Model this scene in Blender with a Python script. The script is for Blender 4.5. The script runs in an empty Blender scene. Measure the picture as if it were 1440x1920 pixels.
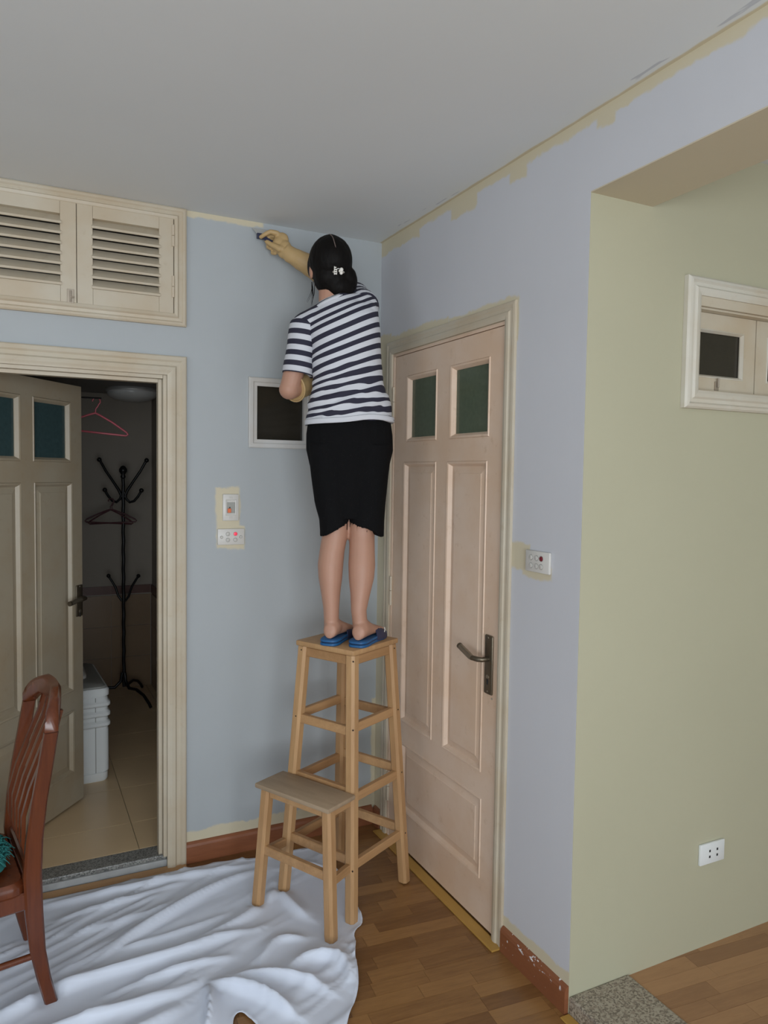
import bpy, bmesh, math, random
import numpy as np
from mathutils import Vector, Matrix, geometry, noise as mnoise
random.seed(7)
scene = bpy.context.scene
COL = scene.collection
PI = math.pi

# ------------------------------------------------------------------ camera
cam_d = bpy.data.cameras.new('camera'); cam = bpy.data.objects.new('camera', cam_d); COL.objects.link(cam)
cam_d.sensor_fit = 'VERTICAL'; cam_d.sensor_height = 36.0; cam_d.lens = 1382.5 / 1920 * 36.0
cam_d.clip_start = 0.05
_p, _y, _r = -0.0511841, 0.4614274, 0.0142398
d = Vector((math.sin(_y)*math.cos(_p), math.cos(_y)*math.cos(_p), math.sin(_p)))
rt = Vector((math.cos(_y), -math.sin(_y), 0)); up = rt.cross(d)
X = math.cos(_r)*rt + math.sin(_r)*up; Yv = -math.sin(_r)*rt + math.cos(_r)*up
M = Matrix((X, Yv, -d)).transposed().to_4x4(); M.translation = (-1.4988, -3.0751, 1.6490)
cam.matrix_world = M
scene.camera = cam

# ------------------------------------------------------------------ world, light, exposure
w = bpy.data.worlds.new('world'); scene.world = w; w.use_nodes = True
bg = w.node_tree.nodes['Background']; bg.inputs[0].default_value = (0.62, 0.78, 1.0, 1); bg.inputs[1].default_value = 0.9
def area(name, loc, rot, sx, sy, power, col):
    l = bpy.data.lights.new(name, 'AREA'); l.shape = 'RECTANGLE'; l.size = sx; l.size_y = sy
    l.energy = power; l.color = col
    o = bpy.data.objects.new(name, l); COL.objects.link(o); o.location = loc; o.rotation_euler = rot
    return o
# daylight entering through the room's windows behind the camera and the hall's window
area('skylight_living_window', (-2.0, -5.30, 1.40), (math.radians(74), 0, 0), 2.7, 1.8, 46, (0.66, 0.83, 1.0))      # blue sky, falling
area('ground_light_living_window', (-2.0, -5.28, 1.35), (math.radians(118), 0, 0), 2.7, 1.8, 82, (1.0, 0.99, 0.96))   # light thrown up by the ground outside
area('daylight_side_window', (-4.12, -2.9, 1.5), (math.radians(100), 0, math.radians(-90)), 1.9, 1.4, 20, (0.90, 0.96, 1.0))
area('daylight_hall_window', (1.25, -5.30, 1.35), (math.radians(104), 0, 0), 1.5, 1.9, 15, (0.98, 0.99, 1.0))
vs = scene.view_settings
vs.view_transform = 'Standard'; vs.look = 'None'; vs.gamma = 1.0; vs.use_curve_mapping = False
vs.exposure = 0.0

# ------------------------------------------------------------------ materials
MATS = {}
class N:
    """tiny node-tree helper"""
    def __init__(s, name):
        s.m = bpy.data.materials.new(name); s.m.use_nodes = True
        s.t = s.m.node_tree; s.b = s.t.nodes['Principled BSDF']
    def n(s, typ, **kw):
        o = s.t.nodes.new(typ)
        for k, v in kw.items(): setattr(o, k, v)
        return o
    def l(s, a, b): s.t.links.new(a, b)
    def val(s, sock, x):
        if hasattr(x, 'is_linked'): s.l(x, sock)
        else: sock.default_value = x
    def math(s, op, a, b=0.0, c=None):
        o = s.n('ShaderNodeMath', operation=op); s.val(o.inputs[0], a); s.val(o.inputs[1], b)
        if c is not None: s.val(o.inputs[2], c)
        return o.outputs[0]
    def mix(s, f, a, b):
        o = s.n('ShaderNodeMix', data_type='RGBA'); s.val(o.inputs['Factor'], f)
        for sk, x in ((o.inputs[6], a), (o.inputs[7], b)):
            if hasattr(x, 'is_linked'): s.l(x, sk)
            else: sk.default_value = (*x, 1)
        return o.outputs[2]
    def noise(s, vec, scale, detail=3, rough=.5):
        o = s.n('ShaderNodeTexNoise'); o.inputs['Scale'].default_value = scale; o.inputs['Detail'].default_value = detail
        o.inputs['Roughness'].default_value = rough
        if vec is not None: s.l(vec, o.inputs['Vector'])
        return o.outputs['Fac']
    def coord(s, kind='Object', scale=(1, 1, 1)):
        tc = s.n('ShaderNodeTexCoord'); mp = s.n('ShaderNodeMapping'); mp.inputs['Scale'].default_value = scale
        s.l(tc.outputs[kind], mp.inputs['Vector']); return mp.outputs[0]
    def smooth(s, x, a, b):
        o = s.n('ShaderNodeMapRange', interpolation_type='SMOOTHSTEP'); s.val(o.inputs['Value'], x)
        o.inputs['From Min'].default_value = a; o.inputs['From Max'].default_value = b
        return o.outputs[0]
    def bump(s, h, strength=.2, dist=.002):
        o = s.n('ShaderNodeBump'); o.inputs['Strength'].default_value = strength; o.inputs['Distance'].default_value = dist
        s.l(h, o.inputs['Height']); s.l(o.outputs[0], s.b.inputs['Normal'])
    def col(s, c): s.val(s.b.inputs['Base Color'], c if hasattr(c, 'is_linked') else (*c, 1))
    def rough(s, r): s.val(s.b.inputs['Roughness'], r)

def plain(name, c, rough=.5, var=.12, nscale=6.0, bump=0.0, bscale=120, metal=0.0, coat=0.0):
    if name in MATS: return MATS[name]
    k = N(name); co = k.coord()
    f = k.noise(co, nscale, 4)
    k.col(k.mix(f, tuple(x*(1-var) for x in c), tuple(min(1, x*(1+var)) for x in c)))
    k.rough(rough); k.b.inputs['Metallic'].default_value = metal
    if coat: k.b.inputs['Coat Weight'].default_value = coat; k.b.inputs['Coat Roughness'].default_value = .15
    if bump: k.bump(k.noise(co, bscale, 2), bump)
    MATS[name] = k.m; return k.m

BLUE = (0.402, 0.428, 0.440); LAV = (0.565, 0.570, 0.600); CREAM = (0.60, 0.535, 0.385); CEIL = (0.70, 0.725, 0.73)
def sep(k, vec):
    o = k.n('ShaderNodeSeparateXYZ'); k.l(vec, o.inputs[0]); return o.outputs
def rect(k, u, v, u0, u1, v0, v1, s=.006):
    a = k.math('MULTIPLY', k.smooth(u, u0-s, u0+s), k.math('SUBTRACT', 1.0, k.smooth(u, u1-s, u1+s)))
    b = k.math('MULTIPLY', k.smooth(v, v0-s, v0+s), k.math('SUBTRACT', 1.0, k.smooth(v, v1-s, v1+s)))
    return k.math('MULTIPLY', a, b)
def wall_mat(name, base, axis, rects, extra=None):
    """painted plaster: new blue coat over the old cream one, which still shows in the given rectangles"""
    k = N(name); co = k.coord(); o = sep(k, co)
    n1 = k.noise(co, 9, 4, .6); n2 = k.noise(co, 38, 3)
    wob = k.math('ADD', k.math('MULTIPLY', k.math('SUBTRACT', n1, .5), .05), k.math('MULTIPLY', k.math('SUBTRACT', n2, .5), .016))
    u = k.math('ADD', o[axis], k.math('MULTIPLY', wob, .6)); v = k.math('ADD', o[2], wob)
    mask = None
    for r in rects:
        m = rect(k, u, v, *r); mask = m if mask is None else k.math('MAXIMUM', mask, m)
    blot = k.noise(co, 1.7, 3)
    roll = k.noise(k.coord(scale=(1, 1, .25)), 14, 3)
    c1 = k.mix(blot, tuple(x*.95 for x in base), tuple(x*1.05 for x in base))
    c1 = k.mix(k.math('MULTIPLY', roll, .35), c1, tuple(x*1.05 for x in base))
    if mask is not None: c1 = k.mix(mask, c1, CREAM)
    k.col(c1); k.rough(.62); k.bump(k.noise(co, 260, 2), .12, .001); return k.m
M_WB = wall_mat('paint_back', BLUE, 0, [(-3, -.56, 2.678, 2.8), (-.757, -.655, 1.33, 1.588), (-.757, -.632, 1.322, 1.425),
                                        (-.9, 0, 0, .135), (-.02, .1, .0, .6)])
M_WR = wall_mat('paint_right', LAV, 1, [(-5.2, .1, 2.668, 2.8), (-1.07, -.98, 2.63, 2.8), (-.78, -.6, 2.625, 2.8), (-1.47, -1.40, 2.64, 2.8), (-.35, .1, 2.64, 2.8), (-.11, .1, 0, 2.28), (-.6, .1, 2.1, 2.262), (-1.045, -.6, 2.1, 2.252),
                                        (-1.14, -1.03, 1.335, 1.425), (-1.25, -1.1, 1.322, 1.36), (-1.40, -1.0, 0, .125)])
M_CRM = plain('paint_cream', (0.455, 0.435, 0.310), .6, .05, 1.5, .1, 260)
M_CRM2 = plain('paint_soffit', (0.58, 0.51, 0.38), .6, .05, 1.5, .1, 260)
def ceil_mat():
    k = N('paint_ceiling'); co = k.coord(); o = sep(k, co)
    n = k.noise(co, 7, 3); u = k.math('ADD', o[0], k.math('MULTIPLY', k.math('SUBTRACT', n, .5), .016))
    c = k.mix(k.noise(co, 1.2, 3), tuple(x*.96 for x in CEIL), tuple(x*1.04 for x in CEIL))
    c = k.mix(rect(k, u, o[1], -.012, .5, -6, 1, .004), c, CREAM)
    # small blue-grey slips of the brush beside the cream line
    st = k.noise(k.coord(scale=(14, 2.2, 1)), 3.1, 2)
    sm = k.math('MULTIPLY', k.smooth(st, .62, .68), rect(k, o[0], o[1], -.055, -.02, -2.2, -.2, .008))
    c = k.mix(k.math('MULTIPLY', sm, .6), c, (.40, .42, .47))
    k.col(c); k.rough(.7); k.bump(k.noise(co, 240, 2), .1, .001); return k.m
M_CEIL = ceil_mat()

def joinery(name, c, dirt=.5):
    """old cream gloss paint with faint grubby patches"""
    k = N(name); co = k.coord()
    f = k.noise(co, 3.2, 4, .6); g = k.noise(co, 22, 4, .7)
    c1 = k.mix(k.smooth(f, .35, .7), c, (c[0]*.93, c[1]*.86, c[2]*.78))
    c1 = k.mix(k.math('MULTIPLY', k.smooth(g, .58, .75), dirt*.5), c1, (c[0]*.72, c[1]*.62, c[2]*.5))
    k.col(c1); k.rough(.42); k.bump(g, .05, .001); return k.m
M_JOIN = joinery('cream_joinery', (0.55, 0.49, 0.385)); M_JOIN2 = joinery('pinkish_joinery', (0.72, 0.555, 0.43), .8)
M_JOIN3 = joinery('white_joinery', (0.60, 0.575, 0.50), .3); M_WINF = joinery('grey_white_frame', (0.56, 0.56, 0.55), .3)
M_LEAF1 = joinery('shaded_cream_leaf', (0.40, 0.345, 0.255), .5)  # same cream door paint, darkened to put the leaf's shade into its colour

def wood(name, c1, c2, rough=.4, rnd=.35, scale=(1.5, 22, 22), coat=0.0, kind='Object'):
    if name in MATS: return MATS[name]
    k = N(name); oi = k.n('ShaderNodeObjectInfo'); tc = k.n('ShaderNodeTexCoord')
    cx = k.n('ShaderNodeCombineXYZ'); k.l(k.math('MULTIPLY', oi.outputs['Random'], 37.0), cx.inputs[0]); k.l(k.math('MULTIPLY', oi.outputs['Random'], 91.0), cx.inputs[1])
    ad = k.n('ShaderNodeVectorMath', operation='ADD'); k.l(tc.outputs[kind], ad.inputs[0]); k.l(cx.outputs[0], ad.inputs[1])
    mp = k.n('ShaderNodeMapping'); mp.inputs['Scale'].default_value = scale; k.l(ad.outputs[0], mp.inputs[0])
    g = k.noise(mp.outputs[0], 2.2, 6, .65)
    mp2 = k.n('ShaderNodeMapping'); mp2.inputs['Scale'].default_value = tuple(x*3 for x in scale); k.l(ad.outputs[0], mp2.inputs[0])
    g2 = k.noise(mp2.outputs[0], 3.0, 3, .6)
    f = k.math('ADD', k.math('MULTIPLY', g, .75), k.math('MULTIPLY', g2, .25))
    f = k.math('ADD', f, k.math('MULTIPLY', k.math('SUBTRACT', oi.outputs['Random'], .5), rnd*2))
    k.col(k.mix(k.smooth(f, .15, .85), c1, c2)); k.rough(rough)
    if coat: k.b.inputs['Coat Weight'].default_value = coat; k.b.inputs['Coat Roughness'].default_value = .12
    k.bump(g2, .06, .0008); MATS[name] = k.m; return k.m
M_LAM = wood('laminate', (0.17, 0.075, 0.024), (0.33, 0.168, 0.058), .34, .24, (3, 26, 26), .15)
M_LAM2 = wood('laminate_hall', (0.27, 0.135, 0.062), (0.40, 0.215, 0.10), .4, .25, (3, 26, 26), .1)
M_SKIRT = wood('skirting', (0.20, 0.068, 0.030), (0.29, 0.105, 0.045), .4, .05, (3, 3, 30))
M_PINE = wood('pine', (0.38, 0.205, 0.088), (0.53, 0.325, 0.155), .5, .12, (16, 16, 1.6))
M_PINEH = wood('pine_rail', (0.34, 0.18, 0.075), (0.51, 0.30, 0.14), .5, .15, (1.6, 18, 18))
M_STEP = wood('worn_pine_step', (0.30, 0.215, 0.135), (0.42, 0.31, 0.205), .6, .05, (14, 1.6, 14))
M_MAHO = wood('mahogany', (0.075, 0.017, 0.0065), (0.15, 0.040, 0.013), .27, .06, (14, 14, 1.2), .15)
M_STRIP = wood('yellow_strip', (0.40, 0.22, 0.045), (0.50, 0.29, 0.07), .4, .05, (14, 2, 14))

def granite(name, a, b, c):
    k = N(name); co = k.coord()
    v = k.n('ShaderNodeTexVoronoi'); v.inputs['Scale'].default_value = 210; k.l(co, v.inputs['Vector'])
    f = sep(k, v.outputs['Color'])[0]; n = k.noise(co, 90, 3)
    c1 = k.mix(k.smooth(f, .30, .5), a, b); c1 = k.mix(k.smooth(n, .53, .62), c1, c)
    k.col(c1); k.rough(.4); return k.m
M_GRAN = granite('granite_beige', (0.16, 0.13, 0.10), (0.38, 0.33, 0.26), (0.27, 0.22, 0.17))
M_GRAN2 = granite('granite_grey', (0.10, 0.10, 0.095), (0.27, 0.27, 0.25), (0.18, 0.17, 0.16))
M_TILE = plain('floor_tile', (0.66, 0.49, 0.29), .28, .08, 5)
M_GROUT = plain('grout', (0.34, 0.28, 0.20), .8)
M_WTILE = plain('wall_tile_brown', (0.24, 0.155, 0.085), .3, .2, 4)
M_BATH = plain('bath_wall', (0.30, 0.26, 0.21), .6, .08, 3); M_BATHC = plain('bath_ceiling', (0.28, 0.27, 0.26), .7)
M_RAIL = plain('red_brown_border', (0.10, 0.035, 0.02), .4, .2, 12)
M_WHITEP = plain('white_plastic', (0.74, 0.76, 0.75), .35, .03)
M_SWITCH = plain('switch_plastic', (0.62, 0.60, 0.56), .35, .04); M_BTN = plain('switch_button', (0.55, 0.53, 0.49), .4, .03)
M_RED = plain('red_lamp', (0.55, 0.03, 0.06), .3); _b = M_RED.node_tree.nodes['Principled BSDF']; _b.inputs['Emission Color'].default_value = (1, .06, .12, 1); _b.inputs['Emission Strength'].default_value = .5; M_DRED = plain('dark_red_button', (0.16, 0.012, 0.02), .4)
M_ORANGE = plain('orange_lever', (0.75, 0.16, 0.05), .4); M_GREYP = plain('grey_plastic', (0.33, 0.33, 0.30), .5)
M_BLACKM = plain('blackened_metal', (0.02, 0.02, 0.02), .35, .2, 20, metal=.6); M_DARK = plain('dark_slot', (0.01, 0.01, 0.01), .8)
M_BRONZE = plain('antique_bronze', (0.17, 0.14, 0.10), .38, .25, 14, metal=.85); M_BRONZE2 = plain('brushed_bronze', (0.30, 0.26, 0.20), .32, .1, 30, metal=.8)
M_STEEL = plain('steel', (0.62, 0.62, 0.60), .5, .1, 30, metal=.6)
M_HINGE = plain('painted_hinge', (0.58, 0.49, 0.37), .4, .1); M_LATCH = plain('latch_metal', (0.40, 0.34, 0.27), .4, .2, 30, metal=.5)
def frosted(name, c):
    k = N(name); co = k.coord(); k.col(k.mix(k.noise(co, 60, 3), tuple(x*.8 for x in c), tuple(x*1.2 for x in c)))
    k.rough(.16); k.b.inputs['Transmission Weight'].default_value = .25; k.b.inputs['IOR'].default_value = 1.5
    k.bump(k.noise(co, 90, 2), .12, .001); return k.m
M_GLASS1 = frosted('frosted_glass_blue', (0.05, 0.095, 0.10)); M_GLASS2 = frosted('frosted_glass_green', (0.12, 0.15, 0.10))
M_GLASS3 = frosted('dark_glass', (0.035, 0.03, 0.022))
def clearglass():
    k = N('clear_glass'); k.col((.8, .85, .85)); k.rough(.04); k.b.inputs['Transmission Weight'].default_value = .9; k.b.inputs['IOR'].default_value = 1.2; return k.m
M_GLASS4 = clearglass()
M_CLOTH = plain('white_sheet', (0.70, 0.745, 0.85), .85, .03, 8, .15, 900)
M_TEAL = plain('teal_yarn', (0.02, 0.16, 0.15), .9, .35, 40, .3, 300); M_TEALP = plain('teal_plastic', (0.02, 0.25, 0.27), .4)
def skinmat():
    k = N('skin'); co = k.coord(); f = k.noise(co, 7, 4); g = k.noise(co, 60, 3)
    c = k.mix(f, (0.42, 0.225, 0.150), (0.50, 0.285, 0.200)); c = k.mix(k.math('MULTIPLY', g, .25), c, (0.50, 0.25, 0.17))
    k.col(c); k.rough(.5); k.b.inputs['Subsurface Weight'].default_value = .08; k.b.inputs['Subsurface Scale'].default_value = .01
    k.bump(g, .05, .001); return k.m
M_SKIN = skinmat()
def hairmat():
    k = N('black_hair'); co = k.coord(scale=(90, 90, 7)); f = k.noise(co, 2, 3, .6)
    k.col(k.mix(f, (.003, .003, .003), (.009, .007, .006))); k.rough(.55); k.b.inputs['Specular IOR Level'].default_value = .10; k.bump(f, .3, .002); return k.m
M_HAIR = hairmat()
def stripemat():
    k = N('striped_jersey'); a = k.n('ShaderNodeAttribute'); a.attribute_name = 'stripe'
    fr = k.math('FRACT', a.outputs['Fac']); d_ = k.math('ABSOLUTE', k.math('SUBTRACT', fr, .5))
    m = k.smooth(d_, .248, .262)
    k.col(k.mix(m, (.62, .63, .67), (.022, .021, .040))); k.rough(.85); k.bump(k.noise(k.coord(), 700, 2), .15, .001); return k.m
M_STRIPE = stripemat()
def tweed():
    k = N('black_speckled_wool'); co = k.coord(); f = k.noise(co, 420, 2, .7)
    k.col(k.mix(k.smooth(f, .66, .78), (.0065, .0065, .007), (.06, .06, .06))); k.rough(.95); k.b.inputs['Specular IOR Level'].default_value = .1; k.bump(f, .3, .002); return k.m
M_TWEED = tweed()
M_GLOVE = plain('tan_rubber', (0.50, 0.34, 0.155), .5, .12, 12, .1, 60)
M_SLIP = plain('blue_foam', (0.012, 0.10, 0.26), .5, .1); M_SLIPD = plain('navy_strap', (0.03, 0.033, 0.075), .5, .1)
M_PINK = plain('pink_plastic', (0.62, 0.13, 0.16), .35); M_DKRED = plain('dark_red_plastic', (0.07, 0.014, 0.018), .4)
M_CLIP = plain('clip_white', (0.75, 0.72, 0.66), .3); M_LAMP = plain('opal_lamp', (0.62, 0.62, 0.60), .3)
M_EYE = plain('eye_white', (0.8, 0.8, 0.78), .2); M_IRIS = plain('iris', (0.03, 0.015, 0.01), .2); M_LIP = plain('lip', (0.45, 0.18, 0.15), .45)
M_PAINT = plain('dried_paint', (0.72, 0.72, 0.72), .6)

# ------------------------------------------------------------------ mesh helpers
def link(o, parent=None):
    COL.objects.link(o)
    if parent is not None: o.parent = parent
    return o
class MB:
    def __init__(s): s.bm = bmesh.new()
    def box(s, x0, x1, y0, y1, z0, z1, bev=0.0, mat=None):
        vs_ = [s.bm.verts.new(p) for p in ((x0,y0,z0),(x1,y0,z0),(x1,y1,z0),(x0,y1,z0),(x0,y0,z1),(x1,y0,z1),(x1,y1,z1),(x0,y1,z1))]
        fs = [s.bm.faces.new([vs_[i] for i in q]) for q in ((3,2,1,0),(4,5,6,7),(0,1,5,4),(1,2,6,5),(2,3,7,6),(3,0,4,7))]
        if bev:
            es = list({e for f in fs for e in f.edges})
            bmesh.ops.bevel(s.bm, geom=es, offset=bev, segments=2, affect='EDGES', profile=.5)
        if mat is not None: s.xform(vs_, mat)
        return s
    def xform(s, vs_, mat):
        for v in vs_:
            if v.is_valid: v.co = mat @ v.co
    def loft(s, rings, cap=True, closed=False):
        rv = [[s.bm.verts.new(p) for p in r] for r in rings]; n = len(rings[0])
        m = len(rv)
        for i in range(m if closed else m-1):
            a, b = rv[i], rv[(i+1) % m]
            for j in range(n): s.bm.faces.new((a[j], a[(j+1) % n], b[(j+1) % n], b[j]))
        if cap and not closed:
            s.bm.faces.new(rv[0][::-1]); s.bm.faces.new(rv[-1])
        return s
    def beam(s, a, b, wx, wy, upv=(0, 0, 1), roundn=0, taper=1.0):
        """rectangular (or rounded) bar from a to b, wx across, wy along upv"""
        a, b = Vector(a), Vector(b); t = (b-a).normalized(); u = Vector(upv); sd = t.cross(u)
        if sd.length < 1e-4: sd = t.cross(Vector((1, 0, 0)))
        sd.normalize(); u = sd.cross(t).normalized()
        c = min(wx, wy)*.12 if roundn == 0 else roundn
        def ring(p, k):
            h, q = wx/2*k, wy/2*k
            return [p+sd*x+u*y for x, y in ((-h+c,-q),(h-c,-q),(h,-q+c),(h,q-c),(h-c,q),(-h+c,q),(-h,q-c),(-h,-q+c))]
        return s.loft([ring(a, 1), ring(b, taper)])
    def tube(s, pts, rad, n=8, cap=True, ry=None):
        pts = [Vector(p) for p in pts]; rad = rad if isinstance(rad, (list, tuple)) else [rad]*len(pts)
        rings = []; nrm = None
        for i, p in enumerate(pts):
            t = (pts[min(i+1, len(pts)-1)]-pts[max(i-1, 0)]).normalized()
            if nrm is None:
                nrm = t.cross(Vector((0, 0, 1)))
                if nrm.length < 1e-3: nrm = t.cross(Vector((0, 1, 0)))
            nrm = (nrm - t*nrm.dot(t)).normalized(); bn = t.cross(nrm)
            rings.append([p+nrm*math.cos(2*PI*j/n)*rad[i]+bn*math.sin(2*PI*j/n)*(ry[i] if ry else rad[i]) for j in range(n)])
        return s.loft(rings, cap)
    def ball(s, c, r, u=14, v=9, rot=None):
        r = r if isinstance(r, (tuple, list)) else (r, r, r)
        res = bmesh.ops.create_uvsphere(s.bm, u_segments=u, v_segments=v, radius=1)
        m = Matrix.Translation(c) @ (rot.to_4x4() if rot else Matrix.Identity(4)) @ Matrix.Diagonal((*r, 1))
        s.xform(res['verts'], m); return s
    def cap(s, a, b, ra, rb, n=14):
        """capsule with tapering radius (closed solid)"""
        a, b = Vector(a), Vector(b); t = (b-a).normalized()
        pts = []; rr = []
        for k in range(4):
            an = PI/2*(1-k/4)*.98; pts.append(a-t*ra*math.sin(an)); rr.append(max(ra*math.cos(an), ra*.05))
        for k in range(5):
            f = k/4; pts.append(a.lerp(b, f)); rr.append(ra+(rb-ra)*f)
        for k in range(1, 5):
            an = PI/2*(k/4)*.98; pts.append(b+t*rb*math.sin(an)); rr.append(max(rb*math.cos(an), rb*.05))
        return s.tube(pts, rr, n)
    def lathe(s, prof, c=(0, 0, 0), n=24):
        c = Vector(c)
        return s.loft([[c+Vector((r*math.cos(2*PI*j/n), r*math.sin(2*PI*j/n), z)) for j in range(n)] for r, z in prof])
    def mesh(s, name, smooth=None):
        bmesh.ops.recalc_face_normals(s.bm, faces=s.bm.faces)
        me = bpy.data.meshes.new(name); s.bm.to_mesh(me); s.bm.free()
        if smooth is not None:
            me.polygons.foreach_set('use_smooth', [True]*len(me.polygons))
            if smooth < 180: me.set_sharp_from_angle(angle=math.radians(smooth))
        return me
    def build(s, name, mat, parent=None, smooth=None):
        me = s.mesh(name, smooth); me.materials.append(mat)
        return link(bpy.data.objects.new(name, me), parent)
def tag(o, label, cat=None, group=None, kind=None):
    o['label'] = label
    if cat: o['category'] = cat
    if group: o['group'] = group
    if kind: o['kind'] = kind
    return o
def empty(name, loc=(0, 0, 0), rz=0, parent=None):
    o = bpy.data.objects.new(name, None); o.empty_display_size = .05; o.location = loc; o.rotation_euler = (0, 0, rz); return link(o, parent)
def inst(src, parent=None, loc=None, rz=None):
    c = src.copy(); COL.objects.link(c); c.parent = parent
    if loc is not None: c.location = loc
    if rz is not None: c.rotation_euler = (0, 0, rz)
    return c
def grid_wall(name, mat, axis, p0, p1, u0, u1, z0, z1, holes, label, cat='wall'):
    """slab with rectangular openings; axis 0: runs in x at depth y p0..p1, axis 1: runs in y at depth x p0..p1"""
    us = sorted({u0, u1, *[h[0] for h in holes], *[h[1] for h in holes]}); zs = sorted({z0, z1, *[h[2] for h in holes], *[h[3] for h in holes]})
    us = [u for u in us if u0 <= u <= u1]; zs = [z for z in zs if z0 <= z <= z1]
    mb = MB()
    for i in range(len(us)-1):
        for j in range(len(zs)-1):
            cu, cz = (us[i]+us[i+1])/2, (zs[j]+zs[j+1])/2
            if any(h[0] < cu < h[1] and h[2] < cz < h[3] for h in holes): continue
            if axis == 0: mb.box(us[i], us[i+1], p0, p1, zs[j], zs[j+1])
            else: mb.box(p0, p1, us[i], us[i+1], zs[j], zs[j+1])
    bmesh.ops.remove_doubles(mb.bm, verts=mb.bm.verts, dist=1e-5)
    # drop the inner faces that two neighbouring cells share
    seen = {}
    for f in mb.bm.faces: seen.setdefault(tuple(sorted(v.index for v in f.verts)), []).append(f)
    mb.bm.verts.index_update(); seen = {}
    for f in mb.bm.faces: seen.setdefault(tuple(sorted(v.index for v in f.verts)), []).append(f)
    bmesh.ops.delete(mb.bm, geom=[f for fs in seen.values() if len(fs) > 1 for f in fs], context='FACES_ONLY')
    o = mb.build(name, mat); return tag(o, label, cat, kind='structure')
def moulding(mb, u0, u1, z0, z1, prof, sides='LRTB', flip=None):
    """mitred picture-frame moulding in the u-z plane; prof = (inset from outer edge, height towards -y)"""
    n = len(prof)
    def pt(cu, cz, su, sz, k):
        w_, h = prof[k]; return (cu+su*w_, -h, cz+sz*w_)
    C = {'LB': (u0, z0, 1, 1), 'RB': (u1, z0, -1, 1), 'RT': (u1, z1, -1, -1), 'LT': (u0, z1, 1, -1)}
    E = {'B': ('LB', 'RB'), 'R': ('RB', 'RT'), 'T': ('RT', 'LT'), 'L': ('LT', 'LB')}
    for s_ in sides:
        a, b = (list(C[q]) for q in E[s_])
        # a side without a neighbour runs square to the end
        for q, nm in ((a, E[s_][0]), (b, E[s_][1])):
            for ch in nm:
                if ch not in sides and ch != s_:
                    if ch in 'LR': q[2] = 0
                    else: q[3] = 0
        mb.loft([[pt(*a, k) for k in range(n)], [pt(*b, k) for k in range(n)]])
    return mb
ARCH = [(0, 0), (0, .014), (.004, .018), (.016, .020), (.022, .014), (.034, .016), (.040, .024), (.052, .026), (.060, .022), (.066, .020), (.066, 0)]

# ------------------------------------------------------------------ room shell
H = 2.70
DX0, DX1, DZ1 = -1.735, -.955, 2.037         # doorway in the back wall
back = grid_wall('wall_back', M_WB, 0, 0, .11, -4.2, .12, 0, H, [(DX0, DX1, 0, DZ1), (-.600, -.357, 1.770, 2.036), (-2.25, -.925, 2.262, 2.686)],
                 'pale blue painted back wall with the open doorway')
wr = grid_wall('wall_right', M_WR, 1, 0, .12, -1.3795, 0, 0, H, [(-.995, -.135, 0, 2.178)], 'lavender blue side wall around the closed door')
lint = MB(); lint.box(0, .243, -5.4, -1.3795, 2.478, H)
lint = tag(lint.build('wall_beam', M_WR), 'lavender painted beam over the hall opening', 'wall', kind='structure')
sof = MB(); sof.box(0.0005, .2435, -5.4, -1.3805, 2.4745, 2.478); tag(sof.build('trim_1', M_CRM2), 'cream underside of the beam over the hall opening', 'trim', kind='structure')
wh = grid_wall('wall_hall', M_CRM, 0, -1.3808, -1.26, .0006, 2.6, 0, H, [(.445, 1.18, 1.93, 2.232)], 'cream painted hall wall right of the corner')
o = MB().box(-4.2, 2.6, -5.4, .11, H, H+.1).build('ceiling', M_CEIL); tag(o, 'flat grey white ceiling', 'ceiling', kind='structure')
grid_wall('wall_left', M_WB, 1, -4.3, -4.2, -5.4, .11, 0, H, [(-3.85, -1.95, .8, 2.2)], 'blue wall at the left outside the view')
grid_wall('wall_front', M_WB, 0, -5.5, -5.4, -4.3, 2.7, 0, H, [(-3.35, -.65, .35, 2.35), (.5, 2.0, .35, 2.35)], 'wall with the windows behind the viewer')
grid_wall('wall_hall_end', M_CRM, 1, 2.6, 2.7, -5.4, -1.26, 0, H, [], 'cream wall closing the hall at the right')
for i, (a, b, c, e) in enumerate(((-3.35, -.65, .35, 2.35), (.5, 2.0, .35, 2.35))):
    mb = MB()
    for q in (a, (a+b)/2-.025, b-.05): mb.box(q, q+.05, -5.48, -5.42, c, e)
    mb.box(a, b, -5.48, -5.42, c, c+.05).box(a, b, -5.48, -5.42, e-.05, e)
    tag(mb.build('window_%d' % (i+4), M_JOIN3), ('wide' if i == 0 else 'hall')+' window frame behind the viewer', 'window', kind='structure')

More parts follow.
